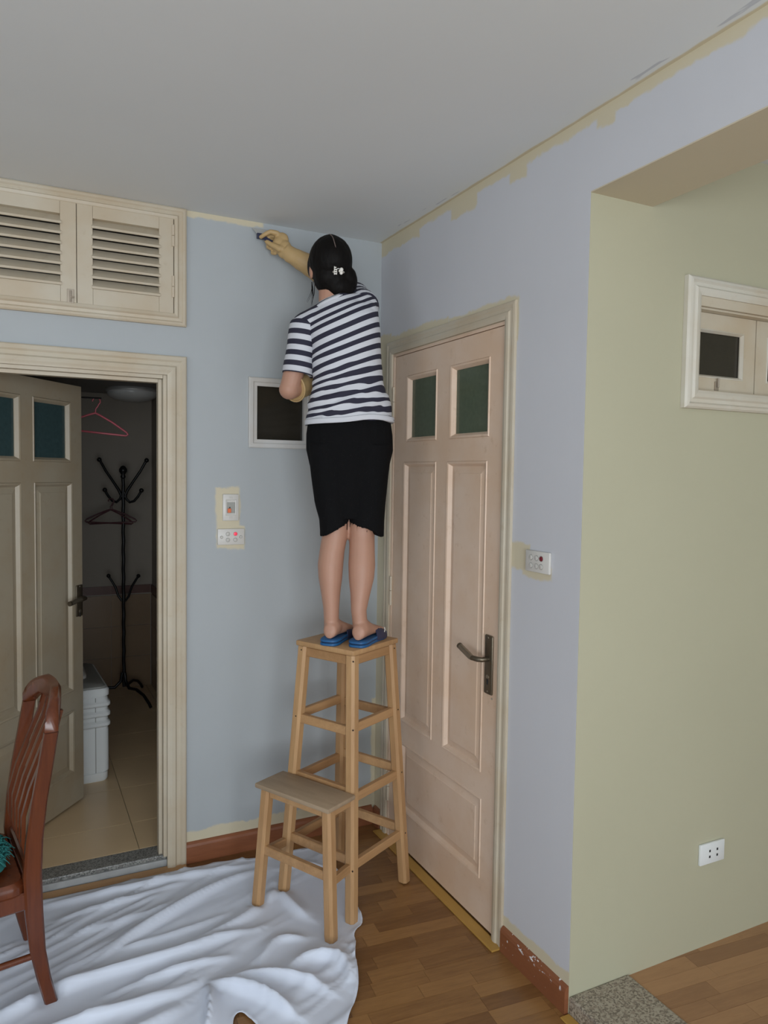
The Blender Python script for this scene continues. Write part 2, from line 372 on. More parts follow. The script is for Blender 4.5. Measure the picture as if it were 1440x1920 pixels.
# floors ---------------------------------------------------------------
fl = MB().box(-4.2, .13, -5.4, .0, -.1, -.0045).build('floor', M_LAM); tag(fl, 'brown strip laminate living room floor', 'floor', kind='structure')
def planks(parent, mat, x0, x1, y0, y1, ztop, ang, wdt, seed, clipy=None):
    rnd = random.Random(seed); ca, sa = math.cos(ang), math.sin(ang); cnt = 0
    cx, cy = (x0+x1)/2, (y0+y1)/2; R = .75*max(x1-x0, y1-y0)
    nrow = int(2*R/wdt)
    for i in range(nrow):
        v = -R+i*wdt; u = -R-rnd.random()*.3
        while u < R:
            L_ = rnd.choice((.19, .24, .30, .36)); poly = []
            g = .0004
            corners = [(u+g, v+g), (u+L_-g, v+g), (u+L_-g, v+wdt-g), (u+g, v+wdt-g)]
            P = [(cx+a*ca-b*sa, cy+a*sa+b*ca) for a, b in corners]; u += L_
            for (ax, s_, lim) in ((0, 1, x0), (0, -1, x1), (1, 1, y0), (1, -1, y1)):     # clip to the floor's rectangle
                out = []
                for k in range(len(P)):
                    a, b = P[k], P[(k+1) % len(P)]; da, db = s_*(a[ax]-lim), s_*(b[ax]-lim)
                    if da >= 0: out.append(a)
                    if da*db < 0:
                        t = da/(da-db); out.append((a[0]+(b[0]-a[0])*t, a[1]+(b[1]-a[1])*t))
                P = out
                if len(P) < 3: break
            if len(P) < 3: continue
            ar = abs(sum(P[k][0]*P[(k+1) % len(P)][1]-P[(k+1) % len(P)][0]*P[k][1] for k in range(len(P))))/2
            if ar < 1e-4: continue
            mx, my = sum(p[0] for p in P)/len(P), sum(p[1] for p in P)/len(P)
            loc = [(( (p[0]-mx)*ca+(p[1]-my)*sa), (-(p[0]-mx)*sa+(p[1]-my)*ca)) for p in P]
            dz = rnd.uniform(-.0002, .0002)
            mb = MB(); mb.loft([[(a, b, -.004) for a, b in loc], [(a, b, dz) for a, b in loc]])
            q = mb.build('plank', mat, parent); q.location = (mx, my, ztop); q.rotation_euler = (0, 0, ang); cnt += 1
    return cnt
n1 = planks(fl, M_LAM, -1.25, -.0005, -1.75, -.001, 0.0, math.radians(-5), .060, 3)
hf = MB().box(.245, 2.6, -5.4, -1.38, -.1, .046).build('floor_hall', M_LAM2); tag(hf, 'lighter brown laminate hall floor', 'floor', kind='structure')
n2 = planks(hf, M_LAM2, .2455, 1.25, -2.1, -1.3805, .05, math.radians(-5), .060, 5)
print('planks', n1, n2)
o = MB().box(.0, .2445, -5.4, -1.3805, -.05, .056, .006).build('granite_threshold', M_GRAN); tag(o, 'speckled beige granite threshold slab at the hall opening', 'threshold')
o = MB().box(-.035, -.0005, -5.3, -1.385, .0005, .006, .002).build('floor_strip', M_STRIP); tag(o, 'yellow wooden edge strip along the beige granite threshold', 'floor strip')
o = MB().box(-.046, -.0005, -1.04, -.085, .0005, .007, .002).build('floor_strip', M_STRIP); tag(o, 'yellow wooden floor strip below the closed door', 'floor strip')
o = MB().box(DX0-.05, -.883, -.055, -.003, .0005, .007, .002).build('floor_strip', M_PINEH); tag(o, 'brown wooden floor strip before the open doorway', 'floor strip')
o = MB().box(DX0+.001, DX1-.001, .018, .112, -.05, .046, .004).build('granite_threshold', M_GRAN2); tag(o, 'grey speckled granite threshold of the open doorway', 'threshold')
o = MB().box(DX0+.001, DX1-.001, .006, .0175, -.05, .03, .002).build('threshold_riser', plain('smeared_riser', (.36, .37, .37), .6, .3, 14)); tag(o, 'white painted riser under the grey granite threshold', 'riser')

# skirting boards
SKP = [(0, 0), (.015, 0), (.015, .070), (.012, .080), (.006, .086), (0, .088)]
def skirt(name, a, b, nrm, label, mat=M_SKIRT):
    mb = MB(); a, b, nrm = Vector(a), Vector(b), Vector(nrm)
    mb.loft([[p+nrm*q+Vector((0, 0, z+.0005)) for q, z in SKP] for p in (a, b)])
    return tag(mb.build(name, mat), label, 'baseboard', kind='structure')
def skirt_paint():
    k = N('skirting_splashed'); co = k.coord(); o = sep(k, co); g = k.noise(k.coord(scale=(3, 3, 26)), 2.2, 5, .65)
    c = k.mix(g, (0.19, 0.065, 0.028), (0.29, 0.105, 0.045))
    n = k.noise(k.coord(scale=(1, 1, 1.6)), 46, 3, .6)
    m = k.math('MULTIPLY', k.smooth(n, .56, .60), rect(k, o[1], o[2], -1.36, -1.13, .066, .095, .006))
    n2_ = k.noise(co, 75, 2); m2 = k.math('MULTIPLY', k.smooth(n2_, .70, .73), rect(k, o[1], o[2], -1.3, -1.06, .03, .09, .01))
    k.col(k.mix(k.math('MAXIMUM', m, m2), c, (.72, .70, .70))); k.rough(.4); return k.m
skirt('baseboard_back', (-.8825, 0, 0), (-.0155, 0, 0), (0, -1, 0), 'reddish brown skirting board along the back wall')
skirt('baseboard_right', (0, -1.042, 0), (0, -1.38, 0), (-1, 0, 0), 'reddish brown skirting board splashed with white paint', skirt_paint())
skirt('baseboard_corner', (0, -.015, 0), (0, -.074, 0), (-1, 0, 0), 'short piece of skirting between corner and closed door')

# ------------------------------------------------------------------ joinery: doors
def rotmat_wall(side):       # local u,depth,z -> world, for the back wall (identity) or the right wall
    return 0 if side == 'back' else -PI/2
def leaf(parent, W, Ht, openings, mat, T=.038):
    """framed leaf; openings = (u0,u1,z0,z1,kind,material)"""
    us = sorted({0, W, *[q for h in openings for q in h[:2]]}); zs = sorted({0, Ht, *[q for h in openings for q in h[2:4]]})
    mb = MB()
    for i in range(len(us)-1):
        for j in range(len(zs)-1):
            cu, cz = (us[i]+us[i+1])/2, (zs[j]+zs[j+1])/2
            if any(h[0] < cu < h[1] and h[2] < cz < h[3] for h in openings): continue
            mb.box(us[i], us[i+1], -T/2, T/2, zs[j], zs[j+1])
    bmesh.ops.remove_doubles(mb.bm, verts=mb.bm.verts, dist=1e-5); mb.bm.verts.index_update()
    seen = {}
    for f in mb.bm.faces: seen.setdefault(tuple(sorted(v.index for v in f.verts)), []).append(f)
    bmesh.ops.delete(mb.bm, geom=[f for fs in seen.values() if len(fs) > 1 for f in fs], context='FACES_ONLY')
    lf = mb.build('leaf', mat, parent)
    for (a, b, c, e, kind, m2) in openings:
        mo = MB()
        prof = [(0, T/2-.001), (.003, T/2+.0035), (.010, T/2+.0015), (.020, .006), (.020, .002), (0, .002)]
        moulding(mo, a, b, c, e, prof)
        prof2 = [(q, -h) for q, h in prof]; moulding(mo, a, b, c, e, prof2)
        mo.build('panel_moulding', mat, lf)
        if kind == 'glass':
            MB().box(a+.002, b-.002, -.003, .003, c+.002, e-.002).build('pane', m2, lf)
        else:
            p = MB(); bw = .045; g = .0005
            def rg(i, y): return [(a+i, y, c+i), (b-i, y, c+i), (b-i, y, e-i), (a+i, y, e-i)]
            p.loft([rg(g, .005), rg(g, -.005), rg(.018, -.006), rg(bw, -.0125), rg(bw+.003, -.0145), rg(bw+.02, -.0145)], cap=True)
            p.build('panel', mat, lf)
    return lf
def lever_set(parent, u, z, T, side, plate_h, m1, m2, key=True, drop=0.0):
    """lever handle on a long plate, lever pointing to side*u"""
    s = -T/2
    pl = MB(); pl.box(u-.024, u+.024, s-.009, s, z-plate_h*.60, z+plate_h*.40, .005)
    pl = pl.build('lock_plate', m1, parent, 40); pl['label'] = 'dark bronze lock plate'
    lv = MB(); lv.tube([(u, s-.008, z), (u, s-.034, z), (u+side*.010, s-.044, z), (u+side*.045, s-.046, z-.002)], [.009, .009, .0095, .0095], 12)
    lv.build('lever', m1, pl, 50)
    MB().tube([(u+side*.045, s-.046, z-.002), (u+side*.060, s-.046, z+.001), (u+side*.125, s-.046, z+.022*(1 if drop == 0 else drop))], [.0098, .0112, .0112], 12).build('lever_grip', m2, pl, 50)
    MB().tube([(u+side*.123, s-.046, z+.0215*(1 if drop == 0 else drop)), (u+side*.132, s-.046, z+.0245*(1 if drop == 0 else drop))], .0114, 12).build('grip_cap', m1, pl, 50)
    if key:
        MB().tube([(u, s-.008, z-.065), (u, s-.0105, z-.065)], .009, 14).build('lock_cylinder', m2, pl)
        MB().box(u-.004, u+.004, s-.0105, s-.008, z-.092, z-.068, .001).build('key_slot', M_DARK, pl)
    for q in (z+plate_h*.36, z-plate_h*.55):
        MB().ball((u, s-.009, q), (.004, .002, .004), 8, 5).build('screw', m2, pl)
def hinge(parent, u, z, h, y, mat, r=.007):
    MB().tube([(u, y, z-h/2), (u, y, z-.001)], r, 10).tube([(u, y, z+.001), (u, y, z+h/2)], r*.96, 10).build('hinge', mat, parent, 40)

# closed door in the right wall (local u runs from the corner towards the viewer)
d2 = empty('door_2', (0, 0, 0), -PI/2); tag(d2, 'closed pinkish cream panel door with two frosted panes and lever handle', 'door', kind='structure')
lr = empty('door_leaf', (.008+.019, -.152, .012), 0); 
lr.parent = d2; lr.location = (.152, .027, .013)
W2 = .826
lf2 = leaf(d2, W2, 2.150, [(.112, .367, 1.775, 2.058, 'glass', M_GLASS2), (.468, .735, 1.775, 2.058, 'glass', M_GLASS2),
                       (.094, .369, .555, 1.690, 'panel', None), (.455, .728, .555, 1.690, 'panel', None), (.105, .735, .162, .462, 'panel', None)], M_JOIN2)
lf2.location = (.152, .0205, .013)
bpy.data.objects.remove(lr)
lever_set(lf2, W2-.056, .985, .038, -1, .212, M_BRONZE, M_BRONZE2)
for z in (1.955, 1.115, .22): hinge(lf2, -.004, z, .13, -.024, M_HINGE)
MB().box(W2+.0015, W2+.0075, -.021, -.012, .955, 1.015, .001).build('strike', M_BLACKM, lf2)
MB().ball((W2-.038, -.0195, .845), (.005, .003, .004), 8, 5).build('plugged_hole', M_LATCH, lf2)
jm = MB(); J0, J1, JZ = .1355, .9945, 2.1775
for a, b, c, e in ((J0, J0+.014, 0, JZ), (J1-.014, J1, 0, JZ)): jm.box(a, b, -.002, .118, c+.001, e)
jm.box(J0+.0145, J1-.0145, -.002, .118, JZ-.012, JZ)
jm.build('jamb', M_JOIN2, d2)
st = MB(); st.box(J0+.0145, J0+.027, .046, .085, .002, JZ-.013).box(J1-.027, J1-.0145, .046, .085, .002, JZ-.013).box(J0+.028, J1-.028, .046, .085, JZ-.025, JZ-.0125)
st.build('door_stop', M_JOIN2, d2)
ar = MB(); moulding(ar, .079, 1.040, .0005, 2.236, [(q*.86, h*.5) for q, h in ARCH], 'LRT'); ar = ar.build('architrave', M_JOIN, d2); ar.location = (0, -.0005, 0)

mb = MB(); mb.box(.05, 1.03, .9, .92, 0, 2.3).box(.05, .07, .122, .9, 0, 2.3).box(1.03, 1.05, .122, .9, 0, 2.3).box(.05, 1.05, .122, .92, 2.3, 2.32).box(.05, 1.05, .122, .92, -.03, -.002)
mb.build('light_block_box', M_BATH, d2)  # unseen closed box, added to stop outside light leaking in under the door
# open doorway in the back wall and its door
d1 = empty('door_1', (0, 0, 0)); tag(d1, 'open cream panel door swung into the dark bathroom', 'door', kind='structure')
jm = MB()
for a, b in ((DX0, DX0+.016), (DX1-.016, DX1)): jm.box(a+.0005, b-.0005, -.002, .118, .0465, DZ1-.0005)
jm.box(DX0+.017, DX1-.017, -.002, .118, DZ1-.016, DZ1-.0005); jm.build('jamb', M_JOIN, d1)
jm = MB()
for a, b in ((DX0+.0165, DX0+.030), (DX1-.030, DX1-.0165)): jm.box(a, b, .03, .07, .0465, DZ1-.017)
jm.box(DX0+.031, DX1-.031, .03, .07, DZ1-.030, DZ1-.0165); jm.build('door_stop', M_JOIN, d1)
ar = MB(); moulding(ar, -1.806, -.880, .0005, 2.112, [(q*1.18, h*1.1) for q, h in ARCH], 'LRT'); ar = ar.build('architrave', M_JOIN, d1); ar.location = (0, -.0005, 0)
ang1 = math.atan2(.596, .477)
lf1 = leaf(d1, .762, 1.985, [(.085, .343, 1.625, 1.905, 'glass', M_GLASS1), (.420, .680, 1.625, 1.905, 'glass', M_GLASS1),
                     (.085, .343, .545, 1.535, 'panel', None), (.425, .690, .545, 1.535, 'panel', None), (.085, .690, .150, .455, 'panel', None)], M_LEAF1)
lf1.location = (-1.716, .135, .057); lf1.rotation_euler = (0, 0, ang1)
lever_set(lf1, .762-.032, .985, .038, -1, .15, M_BRONZE, M_BRONZE2, True, -.3)
lv = MB(); lv.tube([(.73, .019, .985), (.73, .058, .985), (.72, .064, .985), (.63, .064, .982)], .009, 10).build('lever', M_BRONZE, lf1, 50)
for z in (1.7, .3): hinge(lf1, -.005, z, .1, -.02, M_HINGE)

# ------------------------------------------------------------------ loft cabinet with louvred doors
cab = empty('loft_cabinet', (0, 0, 2.25)); tag(cab, 'cream louvred loft cabinet set high in the back wall', 'cabinet')
cab.location = (0, 0, 0)
mb = MB(); moulding(mb, -2.31, -.881, 2.232, 2.699, [(0, 0), (0, .016), (.006, .020), (.014, .020), (.019, .015), (.030, .016), (.036, .022), (.046, .020), (.049, .018), (.049, 0)], 'LRTB')
o = mb.build('frame', M_JOIN, cab); o.location = (0, -.0005, 0)
mb = MB(); mb.box(-2.249, -.926, .0, .105, 2.2625, 2.274).box(-2.249, -.926, .0, .105, 2.676, 2.6855).box(-2.249, -2.238, .0, .105, 2.2745, 2.6755).box(-.9310, -.926, .0, .105, 2.2745, 2.6755)
mb.build('lining', M_JOIN, cab)
def louvre_door(u0, u1, hinge_right):
    z0, z1 = 2.277, 2.673; sw, rb, rtp = .056, .064, .068; T = .03
    dr = MB()
    dr.box(u0, u0+sw, -T/2, T/2, z0, z1, .0015).box(u1-sw, u1, -T/2, T/2, z0, z1, .0015)
    dr.box(u0+sw+.0003, u1-sw-.0003, -T/2, T/2, z0, z0+rb, .001).box(u0+sw+.0003, u1-sw-.0003, -T/2, T/2, z1-rtp, z1, .001)
    dr = dr.build('door', M_JOIN, cab); dr.location = (0, -.003, 0)
    a, b = u0+sw, u1-sw; n = 7; zz0, zz1 = z0+rb, z1-rtp; stp = (zz1-zz0)/n
    src = None
    for i in range(n):
        zc = zz0+stp*(i+.42)
        if src is None:
            s_ = MB(); L_ = (b-a)/2+.004; t = .007
            prof = [(-.022, -.016), (-.022, -.008), (-.018, -.0045), (.016, .026), (.016, .018), (-.014, -.012), (-.018, -.0165)]
            s_.loft([[(x, y_, z_) for y_, z_ in prof] for x in (-L_, L_)])
            src = s_.build('slat', M_JOIN, dr); src.location = ((a+b)/2, 0, zc)
        else: inst(src, dr, ((a+b)/2, 0, zc))
    for z in ((2.585, 2.385) if hinge_right is not None else ()):
        hinge(dr, u1-.002 if hinge_right else u0+.002, z, .084, -.018, M_HINGE, .0055)
    return dr
da = louvre_door(-1.2895, -.9325, True); db = louvre_door(-1.6435, -1.2915, None); dc = louvre_door(-1.9995, -1.6475, False)
mb = MB(); mb.box(-.012, .012, -.003, 0, -.026, .026, .001).tube([(0, -.007, -.022), (0, -.007, .02)], .0035, 8).tube([(0, -.007, -.004), (.012, -.012, -.004)], .003, 8)
o = mb.build('latch', M_LATCH, db); o.location = (-1.313, -.0155, 2.300)
o.location = (-1.313, -.0155, 2.303)
# the dark loft behind the louvres
mb = MB(); mb.box(-2.3, -.9, .8, .82, 2.24, 2.7).box(-2.3, -2.28, .112, .8, 2.24, 2.7).box(-.92, -.9, .112, .8, 2.24, 2.7).box(-2.28, -.92, .112, .8, 2.24, 2.252).box(-2.28, -.92, .112, .8, 2.69, 2.7)
mb.build('back_box', M_BATHC, cab)

# ------------------------------------------------------------------ windows
w1 = empty('window_1'); tag(w1, 'small square grey framed window behind the standing person', 'window', kind='structure')
mb = MB(); moulding(mb, -.620, -.337, 1.754, 2.052, [(0, 0), (0, .012), (.004, .015), (.018, .015), (.022, .011), (.036, .010), (.036, 0)], 'LRTB'); o = mb.build('frame', M_WINF, w1); o.location = (0, -.0005, 0)
mb = MB(); mb.box(-.5995, -.585, -.001, .1, 1.7705, 2.0355).box(-.372, -.3575, -.001, .1, 1.7705, 2.0355).box(-.5845, -.3725, -.001, .1, 1.7705, 1.784).box(-.5845, -.3725, -.001, .1, 2.022, 2.0355)
mb.build('lining', M_WINF, w1)
MB().box(-.5845, -.3725, .012, .018, 1.7845, 2.0215).build('pane', M_GLASS3, w1)
mb = MB(); mb.box(-.5995, -.3575, .32, .33, 1.7, 2.1).box(-.605, -.5995, .112, .32, 1.7, 2.1).box(-.3575, -.352, .112, .32, 1.7, 2.1).box(-.5995, -.3575, .112, .32, 1.7, 1.705).box(-.5995, -.3575, .112, .32, 2.095, 2.1)
mb.build('shaft', M_BATHC, w1)

w2 = empty('window_2', (0, -1.3808, 0)); tag(w2, 'white framed high hall window with dark pane', 'window', kind='structure')
mb = MB(); moulding(mb, .389, 1.236, 1.873, 2.288, [(0, 0), (0, .016), (.006, .022), (.014, .024), (.020, .017), (.030, .018), (.036, .024), (.048, .022), (.058, .018), (.058, 0)], 'LRTB'); o = mb.build('frame', M_JOIN3, w2); o.location = (0, -.0005, 0)
mb = MB()
mb.box(.4455, 1.1795, -.012, .11, 2.1995, 2.2315); mb.box(.4455, .452, 0, .11, 1.931, 2.199).box(1.173, 1.1795, 0, .11, 1.931, 2.199).box(.4525, 1.1725, 0, .11, 1.931, 1.937).box(.4525, 1.1725, 0, .11, 2.193, 2.199); mb.build('lining', M_JOIN, w2)
for a, b in ((.453, .770), (.775, 1.172)):
    z0, z1 = 1.938, 2.192; g0, g1, gz0, gz1 = a+(.003 if a < .5 else .055), b-.058, z0+.044, z1-.052
    s_ = MB(); s_.box(a, g0, .030, .056, z0, z1).box(g1, b, .030, .056, z0, z1).box(g0, g1, .030, .056, z0, gz0).box(g0, g1, .030, .056, gz1, z1)
    sh = s_.build('sash', M_JOIN, w2)
    p = MB(); moulding(p, g0, g1, gz0, gz1, [(0, -.028), (.004, -.026), (.010, -.036), (.010, -.040), (0, -.040)]); p.build('bead', M_JOIN3, sh)
    MB().box(g0, g1, .042, .046, gz0, gz1).build('pane', M_GLASS3, sh)
    mb = MB(); mb.box(-.008, .008, .024, .030, -.018, .012, .001).tube([(0, .020, -.008), (0, .020, .022)], .004, 8); q = mb.build('latch', M_LATCH, sh); q.location = ((g0+g1)/2, 0, z0+.022)
mb = MB(); mb.box(.40, 1.22, -1.26+1.38+.3, -1.26+1.38+.31, 1.85, 2.3).box(.40, .41, .121, .42, 1.85, 2.3).box(1.21, 1.22, .121, .42, 1.85, 2.3).box(.41, 1.21, .121, .42, 1.85, 1.86).box(.41, 1.21, .121, .42, 2.29, 2.3)
mb.build('shaft', M_BATHC, w2)

# ------------------------------------------------------------------ switches and socket
def plate(name, loc, rz, W_, H_, label, cat, mat=M_SWITCH):
    r = empty(name, loc, rz); tag(r, label, cat)
    p = MB(); p.box(-W_/2, W_/2, -.010, -.0002, -H_/2, H_/2, .003); p.build('plate', mat, r, 40); return r
s1 = plate('fuse_switch', (-.695, 0, 1.500), 0, .068, .112, 'white upright switch with orange lever above the red lamp switch', 'switch')
fr = MB(); moulding(fr, -.023, .023, -.034, .034, [(0, .0095), (.002, .013), (.005, .0125), (.006, .0095)]); fr.build('bezel', M_SWITCH, s1)
MB().box(-.017, .017, -.0115, -.0098, -.024, .022, .001).build('breaker', M_GREYP, s1)
MB().box(-.015, -.001, -.019, -.0112, -.022, -.004, .002).build('lever', M_ORANGE, s1)
MB().box(-.008, -.003, -.0125, -.0112, -.003, .002).build('slot', M_DARK, s1)
for z in (.042, -.042): MB().box(-.006, .006, -.0112, -.0098, z-.004, z+.004, .0005).build('screw_cover', M_BTN, s1)
def button(r, x, z, rad, mat):
    b = MB(); b.tube([(x, -.0098, z), (x, -.0125, z), (x, -.0132, z)], [rad, rad, rad*.85], 20); b.build('button', mat, r, 40)
    rg = MB(); n = 20
    rg.loft([[(x+math.cos(2*PI*j/n)*q, -y_, z+math.sin(2*PI*j/n)*q) for j in range(n)] for q, y_ in ((rad+.0004, .0098), (rad+.0004, .0108), (rad+.0016, .0108), (rad+.0016, .0098))], cap=False); rg.build('button_ring', M_GREYP, r)
s2 = plate('wall_switch', (-.6935, 0, 1.376), 0, .114, .068, 'white switch plate with glowing red lamp below the orange lever switch', 'switch')
for x, z, m in ((-.014, .012, M_BTN), (.018, .012, M_RED), (-.014, -.013, M_BTN), (.018, -.013, M_BTN)): button(s2, x, z, .0075, m)
for x in (-.041, .041): button(s2, x, -.001, .005, M_BTN)
s3 = plate('wall_switch', (0, -1.187, 1.375), -PI/2, .121, .069, 'white six button switch with dark red button beside the closed door', 'switch')
for x in (-.030, -.002, .022):
    for z in (.012, -.014): button(s3, x, z, .0078, M_DRED if (x > .02 and z > 0) else M_BTN)
s4 = plate('wall_socket', (.605, -1.3808, .380), 0, .118, .072, 'white double power socket low on the cream hall wall', 'socket', M_WHITEP)
for x in (-.014, .022):
    for z, q in ((.009, 1), (-.011, -1)):
        MB().box(x-.0035, x+.0035, -.0106, -.0099, z-.004, z+.004).build('socket_hole', M_DARK, s4)

# ------------------------------------------------------------------ bathroom behind the open doorway
BX0, BX1, BY0, BY1, BZ0, BZ1 = -2.3, -.607, .112, 2.6, .046, 2.2
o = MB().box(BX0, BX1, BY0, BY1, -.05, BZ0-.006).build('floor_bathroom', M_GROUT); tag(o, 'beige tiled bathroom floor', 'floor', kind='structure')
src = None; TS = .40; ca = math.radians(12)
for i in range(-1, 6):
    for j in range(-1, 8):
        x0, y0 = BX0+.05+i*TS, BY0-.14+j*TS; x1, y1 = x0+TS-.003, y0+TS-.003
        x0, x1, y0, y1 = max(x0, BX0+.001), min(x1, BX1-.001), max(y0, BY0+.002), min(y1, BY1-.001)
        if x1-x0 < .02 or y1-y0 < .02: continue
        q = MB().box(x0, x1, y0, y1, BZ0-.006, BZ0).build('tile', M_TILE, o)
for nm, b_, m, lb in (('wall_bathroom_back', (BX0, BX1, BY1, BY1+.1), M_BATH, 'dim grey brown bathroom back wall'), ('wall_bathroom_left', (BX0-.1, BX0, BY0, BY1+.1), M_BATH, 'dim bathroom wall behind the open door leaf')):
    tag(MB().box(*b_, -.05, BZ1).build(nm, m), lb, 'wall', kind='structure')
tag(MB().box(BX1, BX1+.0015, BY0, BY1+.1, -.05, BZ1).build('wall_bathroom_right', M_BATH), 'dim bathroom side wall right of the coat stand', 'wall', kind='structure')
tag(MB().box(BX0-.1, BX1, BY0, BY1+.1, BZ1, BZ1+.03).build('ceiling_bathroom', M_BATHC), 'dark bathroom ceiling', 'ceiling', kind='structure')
def wains(name, along, a, b, fixed, sgn, label):
    r = empty(name, (0, 0, 0)); tag(r, label, 'wall tiles', kind='structure')
    n = int(round((b-a)/.30)); st_ = (b-a)/n
    for i in range(n):
        for j in range(3):
            z0 = BZ0+.002+j*.23; z1 = min(z0+.227, .742); u0, u1 = a+i*st_+.0015, a+(i+1)*st_-.0015
            if along == 0: MB().box(u0, u1, fixed-.008, fixed-.0003, z0, z1).build('tile', M_WTILE, r)
            else: MB().box(fixed-.008, fixed-.0003, u0, u1, z0, z1).build('tile', M_WTILE, r)
    for i in range(n):
        u0, u1 = a+i*st_+.001, a+(i+1)*st_-.001
        if along == 0: MB().box(u0, u1, fixed-.010, fixed-.0003, .745, .805).build('border_tile', M_RAIL, r)
        else: MB().box(fixed-.010, fixed-.0003, u0, u1, .745, .805).build('border_tile', M_RAIL, r)
wains('trim_2', 0, BX0+.01, BX1-.011, BY1, 1, 'brown tile dado with red border on the bathroom back wall')
wains('trim_3', 1, BY0+.02, BY1-.011, BX1, 1, 'brown tile dado on the bathroom side wall')
# ceiling lamp
cl = empty('ceiling_lamp', (-.80, 2.17, BZ1)); tag(cl, 'round opal ceiling lamp in the dark bathroom', 'lamp')
MB().lathe([(.165, -.0005), (.172, -.012), (.168, -.022), (.10, -.022)]).build('rim', M_STEEL, cl, 40)
MB().lathe([(.160, -.020), (.163, -.032), (.150, -.055), (.11, -.075), (.05, -.086), (.004, -.088)], n=32).build('diffuser', M_LAMP, cl, 60)

# coat stand ------------------------------------------------------------
cs = empty('coat_stand', (-.850, 2.26, BZ0)); tag(cs, 'black metal coat stand in the bathroom corner', 'coat stand')
pole = []
for i in range(81):
    z = .10+i*1.46/80; a = i*.9; pole.append((.0014*math.cos(a), .0014*math.sin(a), z))
MB().tube(pole, .0115, 8).build('pole', M_BLACKM, cs, 60)
MB().lathe([(.010, 1.545), (.018, 1.56), (.012, 1.575), (.026, 1.595), (.027, 1.612), (.014, 1.632), (.002, 1.637)], n=16).build('finial', M_BLACKM, cs, 60)
for k in range(2):
    a = math.radians(-20+180*k); c_, s_ = math.cos(a), math.sin(a)
    def P(r, z): return (r*c_, r*s_, z)
    m = MB(); m.tube([P(.008, 1.42), P(.03, 1.47), P(.075, 1.54), P(.115, 1.60), P(.15, 1.665)], [.010, .010, .009, .009, .009], 8); h_ = m.build('hook', M_BLACKM, cs, 60)
    MB().ball(P(.157, 1.675), .016, 10, 7).build('knob', M_BLACKM, h_, 60)
    a = math.radians(-24+180*k); c_, s_ = math.cos(a), math.sin(a)
    m = MB(); m.tube([P(.008, 1.455), P(.02, 1.41), P(.045, 1.385), P(.075, 1.395), P(.10, 1.425), P(.118, 1.455)], [.009]*6, 8); h_ = m.build('hook', M_BLACKM, cs, 60)
    MB().ball(P(.124, 1.468), .016, 10, 7).build('knob', M_BLACKM, h_, 60)
    a = math.radians(-22+180*k); c_, s_ = math.cos(a), math.sin(a)
    m = MB(); m.tube([P(.010, .70), P(.035, .735), P(.055, .80), P(.085, .85), P(.095, .865)], .008, 8); h_ = m.build('hook', M_BLACKM, cs, 60)
    MB().ball(P(.101, .876), .014, 10, 7).build('knob', M_BLACKM, h_, 60)
for k in range(3):
    a = math.radians(-62+120*k); c_, s_ = math.cos(a), math.sin(a)
    m = MB(); m.tube([P(.010, .20), P(.02, .14), P(.06, .10), P(.14, .105), P(.22, .08), P(.28, .035), P(.30, .010)], [.011, .011, .011, .011, .010, .010, .010], 8); m.build('foot', M_BLACKM, cs, 60)
def hanger(name, loc, rz, sc, mat, label, group=None, tilt=0.0):
    r = empty(name, loc, rz); tag(r, label, 'hanger', group); r.scale = (sc, sc, sc); r.rotation_euler[1] = tilt
    m = MB(); hook = [(0, 0, -.05)]+[(.0, 0, -.03)]+[(.018*math.sin(t), 0, .0-.018*math.cos(t)*1.0+.0) for t in np.linspace(0, 4.2, 10)]
    hook = [(0, 0, -.075), (0, 0, -.045), (.010, 0, -.030)]+[(.022*math.cos(t), 0, .022*math.sin(t)) for t in np.linspace(-.9, 3.3, 10)]
    m.tube(hook, .0040, 8); m.build('hook', mat, r, 60)
    b = MB(); b.tube([(0, 0, -.07), (.03, 0, -.082), (.10, 0, -.115), (.185, 0, -.165), (.195, 0, -.178), (.185, 0, -.186), (0, 0, -.186), (-.185, 0, -.186), (-.195, 0, -.178), (-.185, 0, -.165), (-.10, 0, -.115), (-.03, 0, -.082), (0, 0, -.07)], .0062, 8)
    b.build('shoulder_frame', mat, r, 60); return r
hanger('clothes_hanger', (-1.105, 1.30, 2.028), math.radians(-12), .92, M_PINK, 'pink plastic hanger hanging from the rail behind the open door', None, math.radians(5))
o = MB().tube([(-2.27, 1.315, 2.0445), (-1.08, 1.285, 2.0445)], .0045, 8).build('clothes_rail', M_BLACKM); tag(o, 'thin black rail carrying the pink hanger', 'rail')
hk = (-.850-.082, 2.255-.01, BZ0+1.393)
hanger('clothes_hanger', hk, math.radians(6), .80, M_DKRED, 'dark red hanger on the coat stand, front one', 'hangers on the coat stand', math.radians(4))
hanger('clothes_hanger', (hk[0]+.006, hk[1]+.016, hk[2]), math.radians(-14), .80, M_DKRED, 'dark red hanger on the coat stand, rear one', 'hangers on the coat stand', math.radians(-3))

